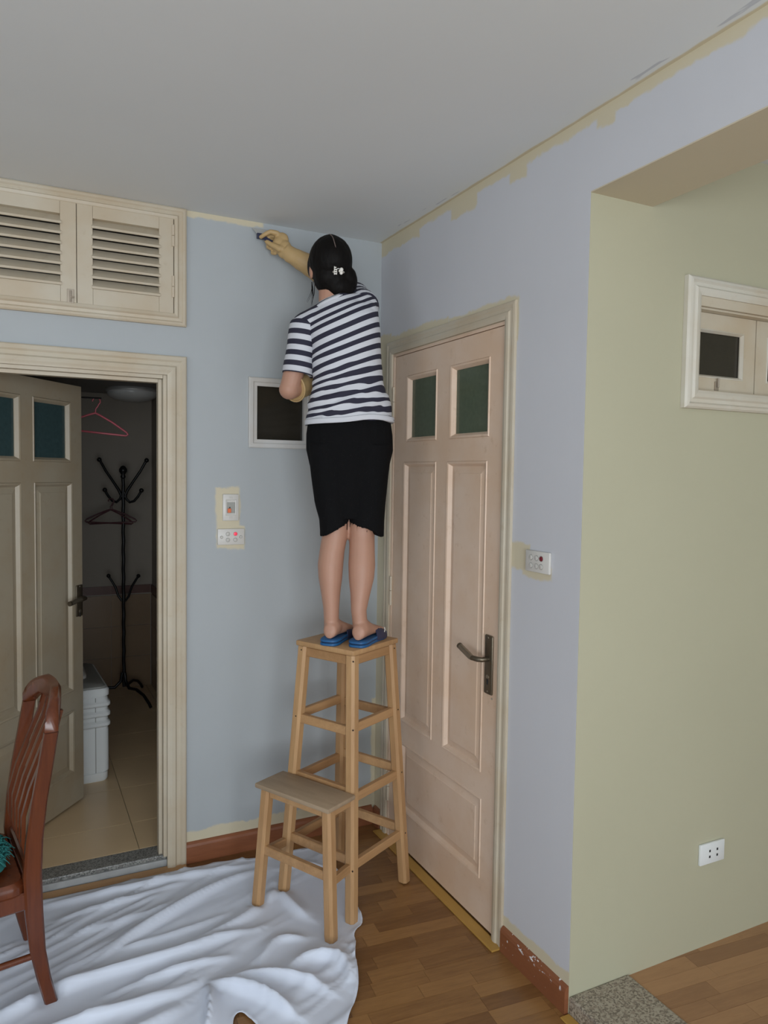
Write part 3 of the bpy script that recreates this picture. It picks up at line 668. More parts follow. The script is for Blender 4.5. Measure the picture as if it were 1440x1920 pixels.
# white moulded chest ---------------------------------------------------
ch = empty('plastic_chest', (-1.335, 1.16, BZ0), math.radians(3)); tag(ch, 'white ridged plastic chest on the bathroom floor', 'chest')
def rrect(w_, dd, r, z, n=5, cx=0, cy=0):
    out = []
    for sx, sy, a0 in ((1, 1, 0), (-1, 1, 90), (-1, -1, 180), (1, -1, 270)):
        for k in range(n):
            a = math.radians(a0+90*k/(n-1)); out.append((cx+sx*(w_/2-r)+r*math.cos(a), cy+sy*(dd/2-r)+r*math.sin(a), z))
    return out
prof = [(0, -.006), (.012, 0), (.045, 0), (.047, -.004), (.052, -.004), (.054, .004), (.27, .004)]
for k in range(3):
    z = .275+k*.052; prof += [(z, .002), (z+.008, .002), (z+.018, .012), (z+.032, .012), (z+.044, .002)]
prof += [(.436, .0), (.440, -.003), (.446, -.003), (.448, .006), (.476, .006), (.485, 0)]
MB().loft([rrect(.46+2*o_, .54+2*o_, .03, z) for z, o_ in prof]).build('body', M_WHITEP, ch, 35)
MB().loft([rrect(.44, .52, .03, .4855), rrect(.44, .52, .03, .492), rrect(.42, .50, .03, .497)]).build('lid', M_GREYP, ch, 35)
MB().box(.165, .169, -.276, -.2735, .05, .44).build('corner_seam', M_GREYP, ch)
o = MB().loft([rrect(.30*q, .26*q, .04*q, z) for q, z in ((1, 0), (1, .015), (.9, .035), (.75, .05))]).build('folded_towel', M_WINF, None, 40); o.location = (-1.33, 1.20, BZ0+.4975); tag(o, 'folded grey towel on the white plastic chest', 'towel')

# ------------------------------------------------------------------ drop sheet
FT = [(-.415,-.679), (-.115,-.524), (-.568,-.367), (-.268,-.206), (-.692,-.419), (-.523,-.741), (-1.423,-.650), (-1.482,-.285)]
out = [(-1.95,-.12), (-1.60,-.085), (-1.45,-.062), (-1.217,-.068), (-.95,-.072), (-.70,-.082), (-.60,-.105), (-.50,-.115), (-.42,-.095), (-.34,-.125), (-.305,-.20), (-.33,-.30), (-.31,-.45), (-.355,-.58),
       (-.372,-.70), (-.44,-.745), (-.452,-.80), (-.495,-.88), (-.512,-.95), (-.55,-1.035), (-.63,-1.127), (-.70,-1.25), (-.80,-1.28), (-.845,-1.12), (-.885,-1.0), (-.905,-.945), (-.935,-.965), (-.955,-1.05), (-.98,-1.22), (-1.3,-1.35), (-1.95,-1.35)]
RID = [([(-1.57,-.67),(-1.42,-.62),(-1.20,-.60),(-1.00,-.60),(-.88,-.575),(-.74,-.585)], .032, .028), ([(-1.30,-.54),(-1.08,-.40),(-.87,-.275),(-.72,-.215),(-.60,-.20)], .026, .024),
       ([(-1.35,-.33),(-1.04,-.33),(-.82,-.26),(-.65,-.20)], .016, .03), ([(-1.45,-.10),(-1.15,-.12),(-.92,-.135),(-.62,-.15)], .022, .03), ([(-1.08,-.60),(-.80,-.52),(-.65,-.42),(-.55,-.33)], .022, .026),
       ([(-.60,-.33),(-.585,-.50),(-.55,-.60)], .024, .028), ([(-.80,-.78),(-.70,-.66),(-.60,-.70)], .022, .022), ([(-.74,-.86),(-.64,-.80),(-.55,-.84),(-.535,-.92),(-.56,-1.0)], .034, .028),
       ([(-.955,-.80),(-.90,-.835),(-.82,-.93),(-.76,-1.05)], .045, .024), ([(-.93,-.80),(-.78,-.83),(-.67,-.92),(-.63,-1.0)], .034, .026), ([(-1.40,-.22),(-1.12,-.20),(-.88,-.17)], .014, .018),
       ([(-1.75,-.85),(-1.40,-.80),(-1.10,-.80),(-.98,-.77)], .032, .03), ([(-1.6,-1.0),(-1.25,-.93),(-1.05,-.85)], .03, .035), ([(-.975,-.80),(-.985,-.90),(-1.03,-1.02)], .045, .020),
       ([(-1.25,-.50),(-1.0,-.49),(-.80,-.44)], .014, .016), ([(-1.3,-.72),(-1.05,-.68),(-.85,-.70)], .018, .018), ([(-.50,-.78),(-.475,-.84),(-.52,-.97)], .016, .022), ([(-.55,-.22),(-.45,-.24),(-.36,-.30)], .016, .02)]
def seg_d(px, py, a, b):
    ax, ay = a; bx, by = b; dx, dy = bx-ax, by-ay; t = np.clip(((px-ax)*dx+(py-ay)*dy)/(dx*dx+dy*dy), 0, 1)
    return np.hypot(px-ax-t*dx, py-ay-t*dy)
def sgn_side(px, py, a, b): return (b[0]-a[0])*(py-a[1])-(b[1]-a[1])*(px-a[0])
def smooth_poly(P, it=2, closed=True):
    for _ in range(it):
        Q = []
        for k in range(len(P) if closed else len(P)-1):
            a, b = P[k], P[(k+1) % len(P)]; Q += [(a[0]*.75+b[0]*.25, a[1]*.75+b[1]*.25), (a[0]*.25+b[0]*.75, a[1]*.25+b[1]*.75)]
        P = Q if closed else [P[0]]+Q+[P[-1]]
    return P
def sheet():
    poly = smooth_poly(out, 2); st_ = .009
    xs = np.arange(-1.95, -.29, st_); ys = np.arange(-1.36, -.05, st_); GX, GY = np.meshgrid(xs, ys, indexing='ij')
    inside = np.zeros(GX.shape, bool); dist = np.full(GX.shape, 9.0); near = np.zeros(GX.shape+(2,))
    for k in range(len(poly)):
        a, b = poly[k], poly[(k+1) % len(poly)]
        c_ = ((a[1] > GY) != (b[1] > GY)) & (GX < (b[0]-a[0])*(GY-a[1])/((b[1]-a[1]) or 1e-9)+a[0]); inside ^= c_
        dx, dy = b[0]-a[0], b[1]-a[1]; t = np.clip(((GX-a[0])*dx+(GY-a[1])*dy)/(dx*dx+dy*dy+1e-12), 0, 1)
        qx, qy = a[0]+t*dx, a[1]+t*dy; dd = np.hypot(GX-qx, GY-qy); m = dd < dist
        dist[m] = dd[m]; near[m] = np.stack([qx, qy], -1)[m]
    bd = []
    for k in range(len(poly)):
        a, b = poly[k], poly[(k+1) % len(poly)]; n = max(1, int(math.dist(a, b)/st_))
        bd += [(a[0]+(b[0]-a[0])*i/n, a[1]+(b[1]-a[1])*i/n) for i in range(n)]
    sel = inside & (dist > st_*.6); PX = np.concatenate([[p[0] for p in bd], GX[sel]]); PY = np.concatenate([[p[1] for p in bd], GY[sel]])
    dist = np.concatenate([np.zeros(len(bd)), dist[sel]]); GX = PX; nb = len(bd)
    hgt = np.zeros(GX.shape)
    for P, hh, ww in RID:
        Q = smooth_poly(P, 2, False); dm = np.full(GX.shape, 9.0); al = np.zeros(GX.shape); tot = 0; sd = np.zeros(GX.shape)
        Ls = [math.dist(Q[k], Q[k+1]) for k in range(len(Q)-1)]; T = sum(Ls)
        for k in range(len(Q)-1):
            a, b = Q[k], Q[k+1]; dd = seg_d(PX, PY, a, b); m = dd < dm; dm[m] = dd[m]; tt = np.clip(((PX-a[0])*(b[0]-a[0])+(PY-a[1])*(b[1]-a[1]))/(Ls[k]**2+1e-12), 0, 1); al[m] = ((tot+Ls[k]*tt)/T)[m]; sd[m] = sgn_side(PX, PY, a, b)[m]; tot += Ls[k]
        env = np.clip(np.sin(np.clip(al, 0.02, .98)*PI), 0, 1)**.5
        asym = np.where(sd > 0, 1.35, .62)                    # one flank steeper than the other
        hgt = np.maximum(hgt, hh*env*(.55*np.exp(-(dm/(ww*asym))**2)+.45*np.exp(-dm/(ww*.55*asym)))) + .12*hh*env*np.exp(-(dm/(ww*2))**2)
    nz = np.zeros(GX.shape); fine = np.zeros(GX.shape)
    for i in range(len(PX)):
        x, y = PX[i], PY[i]; u = x*.90+y*.43; v = -x*.43+y*.90
        nz[i] = mnoise.noise((u*1.6, v*7, 1.3)); fine[i] = abs(mnoise.noise((u*1.7+.5*nz[i], v*19, 4.1)))
    hgt += .007*(nz+.3).clip(0) + .011*((1-fine*3.0).clip(0))**1.5*(nz+.4).clip(0, 1)
    hgt += .004*(np.exp(-(dist/.012)**2))                      # hem lies a little proud
    for fx, fy in FT: hgt *= 1-.999*np.exp(-(np.hypot(PX-fx, PY-fy)/.042)**4)
    hgt = hgt+.0035
    res = geometry.delaunay_2d_cdt([Vector((x, y)) for x, y in zip(PX, PY)], [(k, (k+1) % nb) for k in range(nb)], [], 1, 1e-6)
    V = [(p.x, p.y, hgt[og[0]] if og else .004) for p, og in zip(res[0], res[3])]; Fc = [list(f) for f in res[2]]
    me = bpy.data.meshes.new('drop_sheet'); me.from_pydata(V, [], Fc)
    me.polygons.foreach_set('use_smooth', [True]*len(Fc)); me.materials.append(M_CLOTH)
    o = link(bpy.data.objects.new('drop_sheet', me)); s_ = o.modifiers.new('thick', 'SOLIDIFY'); s_.thickness = .0016; s_.offset = -1
    return tag(o, 'crumpled white sheet spread over the laminate floor', 'sheet')
sheet()

# ------------------------------------------------------------------ tall stool with a lower step (one joined piece)
SA = math.radians(27.5)
so = empty('step_stool', (-.342, -.443, 0), SA); tag(so, 'tall pine stool with a lower step that the person stands on', 'step stool')
def seat_plate(x0, x1, y0, y1, z0, z1, nm, mat):
    return MB().box(x0, x1, y0, y1, z0, z1, .005).build(nm, mat, so, 40)
SZ = 1.0
seat_plate(-.1435, .1435, -.1435, .1435, SZ-.021, SZ, 'seat', M_PINE)
FB, FTp = .171, .118; LW = .042
def legpos(sx, sy, z): f = z/SZ; k = FB+(FTp-FB)*f; return Vector((sx*k, sy*k, z))
for sx, sy in ((-1, -1), (1, -1), (-1, 1), (1, 1)):
    a, b = legpos(sx, sy, .0045), legpos(sx, sy, SZ-.0215)
    mb = MB(); c = .009; h = LW/2
    def sec(p, k=1.0):
        return [(p.x+x*k, p.y+y_*k, p.z) for x, y_ in ((-h+c, -h), (h-c, -h), (h, -h+c), (h, h-c), (h-c, h), (-h+c, h), (-h, h-c), (-h, -h+c))]
    mb.loft([sec(a, .95), sec(legpos(sx, sy, .015)), sec(b)]); mb.build('leg', M_PINE, so, 30)
def rail(a, b, w_=.020, h=.032, nm='rail'):
    m = MB(); m.beam(a, b, w_, h); return m.build(nm, M_PINEH, so, 30)
def ring_rails(z, dz=0, skip=(), h=.034):
    for i, (p, q) in enumerate((((-1, -1), (1, -1)), ((1, -1), (1, 1)), ((1, 1), (-1, 1)), ((-1, 1), (-1, -1)))):
        if i in skip: continue
        zz = z+(dz if i % 2 else 0)
        a, b = legpos(*p, zz), legpos(*q, zz); t = (b-a).normalized(); rail(a+t*.019, b-t*.019, .022, h)
ring_rails(.958, 0, h=.036); ring_rails(.708, -.012); ring_rails(.452, .02); ring_rails(.205, .02)
SX = -.296
for sy in (-1, 1):
    mb = MB()
    def sec2(x, y_, z, k=1.0):
        h, c = LW/2*k, .009
        return [(x+p, y_+q, z) for p, q in ((-h+c, -h), (h-c, -h), (h, -h+c), (h, h-c), (h-c, h), (-h+c, h), (-h, h-c), (-h, -h+c))]
    mb.loft([sec2(SX-.004, sy*.182, .0045, .95), sec2(SX-.004, sy*.182, .015), sec2(SX+.012, sy*.150, .4635)]); mb.build('step_leg', M_PINE, so, 30)
    f = legpos(-1, sy, .205); rail((SX+.020, sy*.168, .205), (f.x-.021, f.y, .205), .022, .032, 'step_rail')
    f = legpos(-1, sy, .445); rail((SX+.032, sy*.150, .445), (f.x-.021, f.y, .445), .022, .030, 'step_rail')
rail((SX+.003, -.150, .225), (SX+.003, .150, .225), .022, .034, 'step_rail'); rail((SX+.012, -.128, .445), (SX+.012, .128, .445), .022, .030, 'step_rail')
seat_plate(-.322, -.1685, -.182, .182, .464, .482, 'step_plate', M_STEP)
for sx, sy, z in ((-1, -1, .96), (-1, 1, .965), (1, -1, .962), (-1, -1, .71), (1, -1, .715), (1, -1, .46), (1, -1, .21), (-1, -1, .2), (-1, 1, .705)):
    p = legpos(sx, sy, z); MB().ball((p.x-.0205 if sx < 0 else p.x+.0, p.y-.0208 if sy < 0 else p.y-.004, z), (.003, .003, .003), 8, 5).build('screw', M_BLACKM, so)

# ------------------------------------------------------------------ dining chair at the left edge
CA = math.atan2(-.148, -.989)
cc = empty('dining_chair', (-1.423, -.650, 0), CA); tag(cc, 'reddish brown wooden dining chair with curved slatted back, cropped at the left', 'chair')
# local x forwards (to the seat), local y: rotating puts the far side at -y
WY = -.375
PF = [(0, .0), (.020, .09), (.036, .18), (.045, .30), (.049, .42), (.042, .53), (.028, .64), (.007, .76), (-.008, .85)]
def post(y_):
    m = MB(); R = []
    for i, (f, z) in enumerate(PF):
        wd = [.038, .040, .044, .050, .052, .048, .044, .042, .040][i]; th = [.028, .029, .030, .032, .034, .032, .030, .030, .030][i]
        R.append([(f+p*wd/2, y_+q*th/2, z+.0045 if i == 0 else z) for p, q in ((-1, -.6), (-.75, -1), (.75, -1), (1, -.6), (1, .6), (.75, 1), (-.75, 1), (-1, .6))])
    m.loft(R); return m.build('rear_post', M_MAHO, cc, 40)
post(0); post(WY)
# crest rail: an arch over both posts, bowed backwards
m = MB(); R = []
for i in range(25):
    t = i/24; y_ = .004+(WY-.008)*t; e = math.sin(PI*t)
    top = .892+.070*min(1, e*1.25)**.6; bot = .842+.056*min(1, max(0, (e-.10)*1.6))**.7
    f = -.008-.042*e; th = .040-.006*e; wy = .0
    R.append([(f+p*th/2, y_, z) for p, z in ((-.7, bot), (.7, bot), (1, bot+.01), (1, top-.016), (.55, top-.003), (-.55, top), (-1, top-.014), (-1, bot+.01))])
m.loft(R); m.build('crest_rail', M_MAHO, cc, 60)
for k in range(5):
    t = (k+1)/6; y0_ = WY*t; e = math.sin(PI*t)
    pts = []
    for z, f in ((.432, .052), (.50, .066), (.58, .064), (.66, .042), (.75, .006), (.83, -.028), (.895, -.046)):
        pts.append((f-.004*e, y0_, z))
    m = MB(); m.loft([[(p[0]+a*.006, p[1]+b*.010, p[2]) for a, b in ((-1, -1), (1, -1), (1, 1), (-1, 1))] for p in pts]); m.build('slat', M_MAHO, cc, 30)
def cbeam(a, b, wx, wy, nm): m = MB(); m.beam(a, b, wx, wy, roundn=.006); return m.build(nm, M_MAHO, cc, 40)
cbeam((.045, -.022, .405), (.045, WY+.022, .405), .03, .05, 'lower_back_rail')
cbeam((.055, -.004, .345), (.45, .012, .345), .024, .055, 'side_rail'); cbeam((.055, WY+.004, .345), (.45, WY-.012, .345), .024, .055, 'side_rail')
cbeam((.452, .0, .345), (.452, WY, .345), .024, .055, 'front_rail')
m = MB(); m.tube([(.022, -.002, .165), (.45, .014, .165)], [.010, .011], 10); m.build('stretcher', M_MAHO, cc, 50)
m = MB(); m.tube([(.022, WY+.002, .165), (.45, WY-.014, .165)], [.010, .011], 10); m.build('stretcher', M_MAHO, cc, 50)
for y_ in (.016, WY-.016):
    m = MB(); m.tube([(.455, y_, .0045), (.455, y_, .12), (.455, y_, .372)], [.015, .018, .022], 10); m.build('front_leg', M_MAHO, cc, 50)
m = MB(); m.loft([rrect(.42, .40, .04, z, 5, .275, WY/2) for z in (.3735, .395)]+[rrect(.40, .38, .04, .408, 5, .275, WY/2)]); m.build('seat', M_MAHO, cc, 40)
cu = empty('seat_cushion', (-1.423, -.650, .4085), CA); tag(cu, 'teal shaggy cushion on the wooden dining chair', 'cushion')
m = MB(); m.loft([rrect(.28, .28, .08, .002, 6, .27, WY/2), rrect(.33, .33, .09, .018, 6, .27, WY/2), rrect(.31, .31, .09, .038, 6, .27, WY/2), rrect(.22, .22, .08, .050, 6, .27, WY/2)]); m.build('pad', M_TEAL, cu, 60)
m = MB(); rnd = random.Random(4)
for k in range(900):
    a = rnd.uniform(0, 2*PI); q = rnd.uniform(.5, 1)**.5; rr = .17*q
    x, y_ = .27+rr*math.cos(a), WY/2+rr*math.sin(a); z = .05-.02*q**6
    L_ = rnd.uniform(.018, .034); dx, dy = math.cos(a+rnd.uniform(-.7, .7))*L_*q, math.sin(a+rnd.uniform(-.7, .7))*L_*q
    m.tube([(x, y_, z-.006), (x+dx*.6, y_+dy*.6, z+.010), (x+dx*1.1, y_+dy*1.1, z+rnd.uniform(-.010, .006))], [.0028, .0026, .0006], 4)
m = m.build('pile', M_TEAL, cu); m['kind'] = 'stuff'

# ------------------------------------------------------------------ person
PR = math.atan2(-.4024, .9155)
pe = empty('person', (-.342, -.443, SZ), PR); tag(pe, 'person in striped shirt and black shorts standing on the tall stool, scraping the wall', 'person')
pe.location = (-.342, -.443, 0)
def remesh(mb, voxel, it=6, fac=.5):
    me = mb.mesh('tmp'); o = bpy.data.objects.new('tmp', me); COL.objects.link(o)
    r = o.modifiers.new('r', 'REMESH'); r.mode = 'VOXEL'; r.voxel_size = voxel
    s_ = o.modifiers.new('s', 'SMOOTH'); s_.iterations = it; s_.factor = fac
    dg = bpy.context.evaluated_depsgraph_get(); me2 = bpy.data.meshes.new_from_object(o.evaluated_get(dg))
    bpy.data.objects.remove(o); me2.polygons.foreach_set('use_smooth', [True]*len(me2.polygons)); return me2
def put(name, me, mat, parent):
    me.materials.clear(); me.materials.append(mat); me.name = name
    return link(bpy.data.objects.new(name, me), parent)
def ell(c, rx, ry, n=24, tilt=0.0, pw=2.0):
    out_ = []
    for j in range(n):
        a = 2*PI*j/n; ca_, sa_ = math.cos(a), math.sin(a)
        x = rx*math.copysign(abs(ca_)**(2/pw), ca_); y_ = ry*math.copysign(abs(sa_)**(2/pw), sa_)
        out_.append((c[0]+x, c[1]+y_, c[2]+x*tilt))
    return out_
LS = (-.175, .035, 2.215); LE = (-.238, .020, 1.972); LWr = (-.125, .175, 2.028)
RS = (.052, .060, 2.300); RE = (-.030, .255, 2.430); RW = (-.258, .250, 2.556)
HC = Vector((-.088, .050, 2.452))                        # head centre
Rh = Matrix.Rotation(math.radians(22), 3, 'Z') @ Matrix.Rotation(math.radians(18), 3, 'X') @ Matrix.Rotation(math.radians(-6), 3, 'Y')   # turned left, tilted back
def hp(x, y_, z): return HC + Rh @ Vector((x, y_, z))
b = MB()
# legs: (r, d, z, half width, half depth)
def limb(pts): b.loft([ell(p[:3], p[3], p[4], 20) for p in pts])
limb([(-.062,-.055,1.052,.030,.036), (-.063,-.064,1.085,.029,.036), (-.064,-.066,1.13,.0305,.037), (-.067,-.060,1.19,.037,.046), (-.069,-.052,1.25,.046,.055), (-.069,-.048,1.30,.0495,.059), (-.064,-.040,1.35,.0485,.057), (-.054,-.030,1.41,.050,.056), (-.052,-.024,1.46,.055,.060), (-.066,-.010,1.58,.070,.074), (-.078,.005,1.72,.082,.090), (-.08,.01,1.80,.078,.09)])
limb([(.050,-.080,1.052,.030,.036), (.046,-.088,1.085,.029,.036), (.041,-.088,1.13,.030,.037), (.046,-.078,1.19,.038,.046), (.050,-.064,1.25,.049,.055), (.051,-.056,1.30,.052,.059), (.051,-.046,1.35,.050,.057), (.051,-.034,1.41,.049,.056), (.053,-.026,1.46,.054,.060), (.064,-.012,1.58,.069,.074), (.076,.005,1.72,.082,.090), (.08,.01,1.80,.078,.09)])
# feet
def foot(h, t, side):
    h, t = Vector(h), Vector(t); f = (t-h).normalized(); q = Vector((f.y, -f.x, 0)); L_ = (t-h).length
    R = []
    for s_, wd, ht, ox in ((.0, .012, .030, 0), (.04, .026, .055, 0), (.16, .031, .074, 0), (.32, .030, .072, .0), (.50, .036, .052, .003), (.70, .043, .036, .004), (.86, .042, .026, .002), (.95, .030, .020, .0)):
        c_ = h+f*L_*s_+q*ox*side
        R.append([c_+q*wd*math.cos(a)+Vector((0, 0, ht*.5+ht*.5*math.sin(a))) for a in np.linspace(0, 2*PI, 16, endpoint=False)])
    b.loft(R)
    for k in range(5):
        o_ = (k-2)*.0165; c_ = h+f*L_*(.90-.02*abs(k-1))+q*o_; b.cap(c_+Vector((0, 0, .012)), c_+f*L_*(.10-.018*k*(1 if side < 0 else 1))+Vector((0, 0, .008)), .0095, .0078, 8)
SOLE = 1.024
LH, LT = (-.071, -.112, SOLE), (-.004, .092, SOLE); RH, RTo = (.036, -.140, SOLE), (.120, .060, SOLE)
foot(LH, LT, 1); foot(RH, RTo, -1)
# trunk
b.loft([ell(p[:3], p[3], p[4], 24) for p in [(-.002,.01,1.66,.10,.085), (-.001,.005,1.74,.150,.105), (-.003,.008,1.82,.150,.100), (-.010,.015,1.93,.125,.088), (-.016,.018,2.03,.120,.090), (-.028,.020,2.12,.125,.095), (-.045,.022,2.20,.130,.090), (-.062,.026,2.25,.100,.062), (-.075,.030,2.285,.052,.048)]])
b.cap((-.13, .03, 2.225), LS, .046, .044); b.cap((-.02, .03, 2.272), RS, .046, .045)
b.cap((-.078, .028, 2.275), (-.084, .035, 2.375), .050, .045)
# arms
b.cap(LS, LE, .047, .038); b.cap(LE, LWr, .040, .028); b.cap(RS, RE, .048, .037); b.cap(RE, RW, .039, .027)
# head
b.ball(hp(0, 0, .015), (.072, .088, .092), 24, 16, Rh); b.ball(hp(0, .030, -.045), (.052, .058, .062), 20, 12, Rh); b.ball(hp(0, .060, -.085), (.026, .024, .022), 14, 10, Rh)
b.cap(hp(0, .088, .010), hp(0, .104, -.022), .007, .011, 10); b.ball(hp(.009, .097, -.025), .008, 10, 8); b.ball(hp(-.009, .097, -.025), .008, 10, 8)
b.ball(hp(0, .088, -.050), (.022, .010, .006), 12, 8, Rh); b.ball(hp(0, .087, -.060), (.019, .010, .007), 12, 8, Rh)
b.ball(hp(.034, .070, .022), (.022, .012, .006), 12, 8, Rh); b.ball(hp(-.034, .070, .022), (.022, .012, .006), 12, 8, Rh)
b.ball(hp(.040, .062, -.022), (.022, .018, .018), 12, 8, Rh); b.ball(hp(-.040, .062, -.022), (.022, .018, .018), 12, 8, Rh)
for s_ in (-1, 1): b.ball(hp(s_*.074, -.004, -.015), (.009, .018, .030), 12, 8, Rh); b.ball(hp(s_*.073, .004, -.036), (.007, .009, .010), 10, 7, Rh)
body = put('body', remesh(b, .0045, 5), M_SKIN, pe)
for s_ in (-1, 1):
    e_ = MB(); e_.ball(hp(s_*.031, .076, .006), .0125, 14, 10); e_ = e_.build('eye', M_EYE, body, 60)
    MB().ball(hp(s_*.031, .0845, .006), .006, 10, 8).build('iris', M_IRIS, e_, 60)
MB().ball(hp(0, .0925, -.055), (.018, .007, .0075), 12, 8, Rh).build('lips', M_LIP, body, 60)

# shorts
s_ = MB()
s_.loft([ell(p[:3], p[3], p[4], 28) for p in [(-.003,.008,1.925,.135,.098), (-.004,.006,1.87,.158,.106), (-.002,.002,1.80,.168,.116), (0,.0,1.74,.169,.118), (0,.0,1.68,.155,.110), (.0,-.004,1.60,.12,.10), (.004,-.010,1.53,.085,.088), (.005,-.014,1.478,.052,.076)]])
def shortleg(pts, hem):
    R = [ell(p[:3], p[3], p[4], 28, 0, 2.3) for p in pts]
    last = pts[-1]; ring = ell(last[:3], last[3], last[4], 28, 0, 2.3); R.append([(x, y_, z+hem(x, y_)) for x, y_, z in ring])
    inn = [(last[0]+(x-last[0])*.90, last[1]+(y_-last[1])*.90, z+.004) for x, y_, z in R[-1]]; R.append(inn)
    R.append([(last[0]+(x-last[0])*.35, last[1]+(y_-last[1])*.35, z+.012) for x, y_, z in R[-1]])
    s_.loft(R)
def hemL(x, y_):
    t = min(1, max(0, (x+.108)/.108)); bk = 1 if y_ < -.02 else max(0, 1-(y_+.02)/.05)
    return -.022+bk*.060*t**1.3
def hemR(x, y_):
    t = min(1, max(0, (.135-x)/.135)); bk = 1 if y_ < -.02 else max(0, 1-(y_+.02)/.05)
    q = min(1, max(0, (.122-x)/.03)); q = q*q*(3-2*q); return -.022+bk*q*(.018+.042*t**1.5)
shortleg([(-.080,.0,1.76,.082,.105), (-.077,-.004,1.64,.073,.098), (-.069,-.012,1.54,.0665,.090), (-.058,-.018,1.47,.0575,.084), (-.056,-.020,1.428,.0545,.082)], hemL)
shortleg([(.080,.0,1.76,.084,.105), (.076,-.004,1.64,.076,.098), (.071,-.012,1.54,.0715,.090), (.0685,-.016,1.47,.0690,.086), (.0680,-.018,1.428,.0690,.084)], hemR)
me = remesh(s_, .0034, 8)
def disp(me, fn):
    n = len(me.vertices); co = np.empty(n*3); me.vertices.foreach_get('co', co); nn = np.empty(n*3); me.vertex_normals.foreach_get('vector', nn)
    co = co.reshape(-1, 3); nn = nn.reshape(-1, 3)
    for i in range(n): co[i] += nn[i]*fn(*co[i])
    me.vertices.foreach_set('co', co.ravel()); me.update()
disp(me, lambda x, y_, z: .004*mnoise.noise((x*9, y_*9, z*4))+.0015*mnoise.noise((x*40, y_*40, z*14)))
put('shorts', me, M_TWEED, pe)

# striped shirt
t_ = MB()
TR = [(-.002,-.002,1.846,.172,.116,.04), (-.003,.0,1.868,.168,.114,.05), (-.002,.004,1.92,.158,.108,.06), (-.011,.010,1.97,.141,.103,.10), (-.012,.014,2.03,.135,.104,.16), (-.018,.018,2.10,.134,.108,.22), (-.020,.020,2.17,.134,.106,.28), (-.034,.022,2.23,.138,.098,.30), (-.052,.026,2.272,.118,.080,.30), (-.064,.030,2.302,.080,.062,.30), (-.070,.030,2.318,.066,.056,.34), (-.072,.030,2.326,.062,.053,.36)]
t_.loft([ell(p[:3], p[3], p[4], 32, p[5], 2.2) for p in TR])
t_.cap((-.085, .030, 2.268), (-.175, .032, 2.220), .054, .056); t_.cap((-.14, .028, 2.232), (-.182, .032, 2.212), .060, .056); t_.cap((-.02, .035, 2.285), (.045, .055, 2.296), .064, .062); t_.cap((.02, .0, 2.24), (.055, .02, 2.27), .055, .050)
t_.cap((.045, .055, 2.29), (.062, .045, 2.20), .06, .045)
me = remesh(t_, .0042, 6)
def shirt_fold(x, y_, z):
    lo = min(1, max(0, (2.10-z)/.16)); u = z-.42*x
    f = .0085*lo*math.sin(u*135+3*mnoise.noise((x*6, y_*6, z*6)))*max(0, mnoise.noise((x*7+3, y_*5, z*9))+.35)
    f += .0035*mnoise.noise((x*8, y_*8, z*8+4))+.006*lo*mnoise.noise(((x*.6+z*.5)*12, y_*8, (z-.45*x)*46))
    return f
disp(me, shirt_fold)
# field of stripe numbers: each stripe runs from its height at the left side to its height at the right side
def zz(y_): return 2.364-(y_-539)*.002045
zl = [zz(q) for q in (540, 560, 578, 595, 612, 625, 644, 665, 679, 700, 715, 727, 740, 754, 770, 783, 798, 815)]
zr = [zz(q) for q in (488, 503, 518, 533, 547, 562, 586, 607, 627, 647, 669, 687, 710, 730, 750, 768, 787, 806)]
def stripe_attr(me, fn):
    a = me.attributes.new('stripe', 'FLOAT', 'POINT'); a.data.foreach_set('value', [fn(*v.co) for v in me.vertices])
nn_ = list(range(len(zl)))
def torso_stripe(x, y_, z):
    t = min(1.25, max(-.25, (x+.15)/.26)); bow = -.006*math.sin(PI*min(1, max(0, t)))*min(1, max(0, (z-1.9)/.3))
    ln = [-(a+(c_-a)*t) for a, c_ in zip(zl, zr)]
    lo = min(1, max(0, (2.14-z)/.15)); q = z-.55*x
    kink = lo*(.26*mnoise.noise((x*5+z*3, y_*3, q*26))+.16*mnoise.noise((x*16, y_*6, q*60+3)))
    return float(np.interp(-(z-bow), ln, nn_))+(kink if z < 2.14 else 0)
stripe_attr(me, torso_stripe)
sh = put('shirt', me, M_STRIPE, pe)
# sleeves
def sleeve(a, b_, ra, rb, name, n=26, m=14, off=0.0, flare=.0):
    a, b_ = Vector(a), Vector(b_); t = (b_-a).normalized(); u = t.cross(Vector((0, 1, 0))).normalized(); v_ = t.cross(u); L_ = (b_-a).length
    mb = MB(); R = []
    for i in range(-4, m+1):
        f = max(0, i/m); c_ = a.lerp(b_, f); r_ = ra+(rb-ra)*f+.0015*math.sin(9*f)
        if i < 0: c_ = a-t*.024*math.sin(PI/2*(-i/4)); r_ = ra*max(.08, math.cos(PI/2*(-i/4)))
        R.append([c_+u*math.cos(2*PI*j/n)*r_+v_*math.sin(2*PI*j/n)*r_*1.05 for j in range(n)])
    R.append([b_+(p-b_)*.93-t*.001 for p in R[-1]]); R.append([b_+(p-b_)*.85-t*.05 for p in R[-2]])
    mb.loft(R, cap=False); me_ = mb.mesh(name, 180)
    stripe_attr(me_, lambda x, y_, z: (Vector((x, y_, z))-a).dot(t)/.0405+off)
    return put(name, me_, M_STRIPE, sh)
sleeve((-.178, .032, 2.222), (-.205, .026, 2.030), .060, .0605, 'sleeve', off=.08)
sleeve((.050, .055, 2.300), (.005, .165, 2.37), .062, .060, 'sleeve', off=.3)
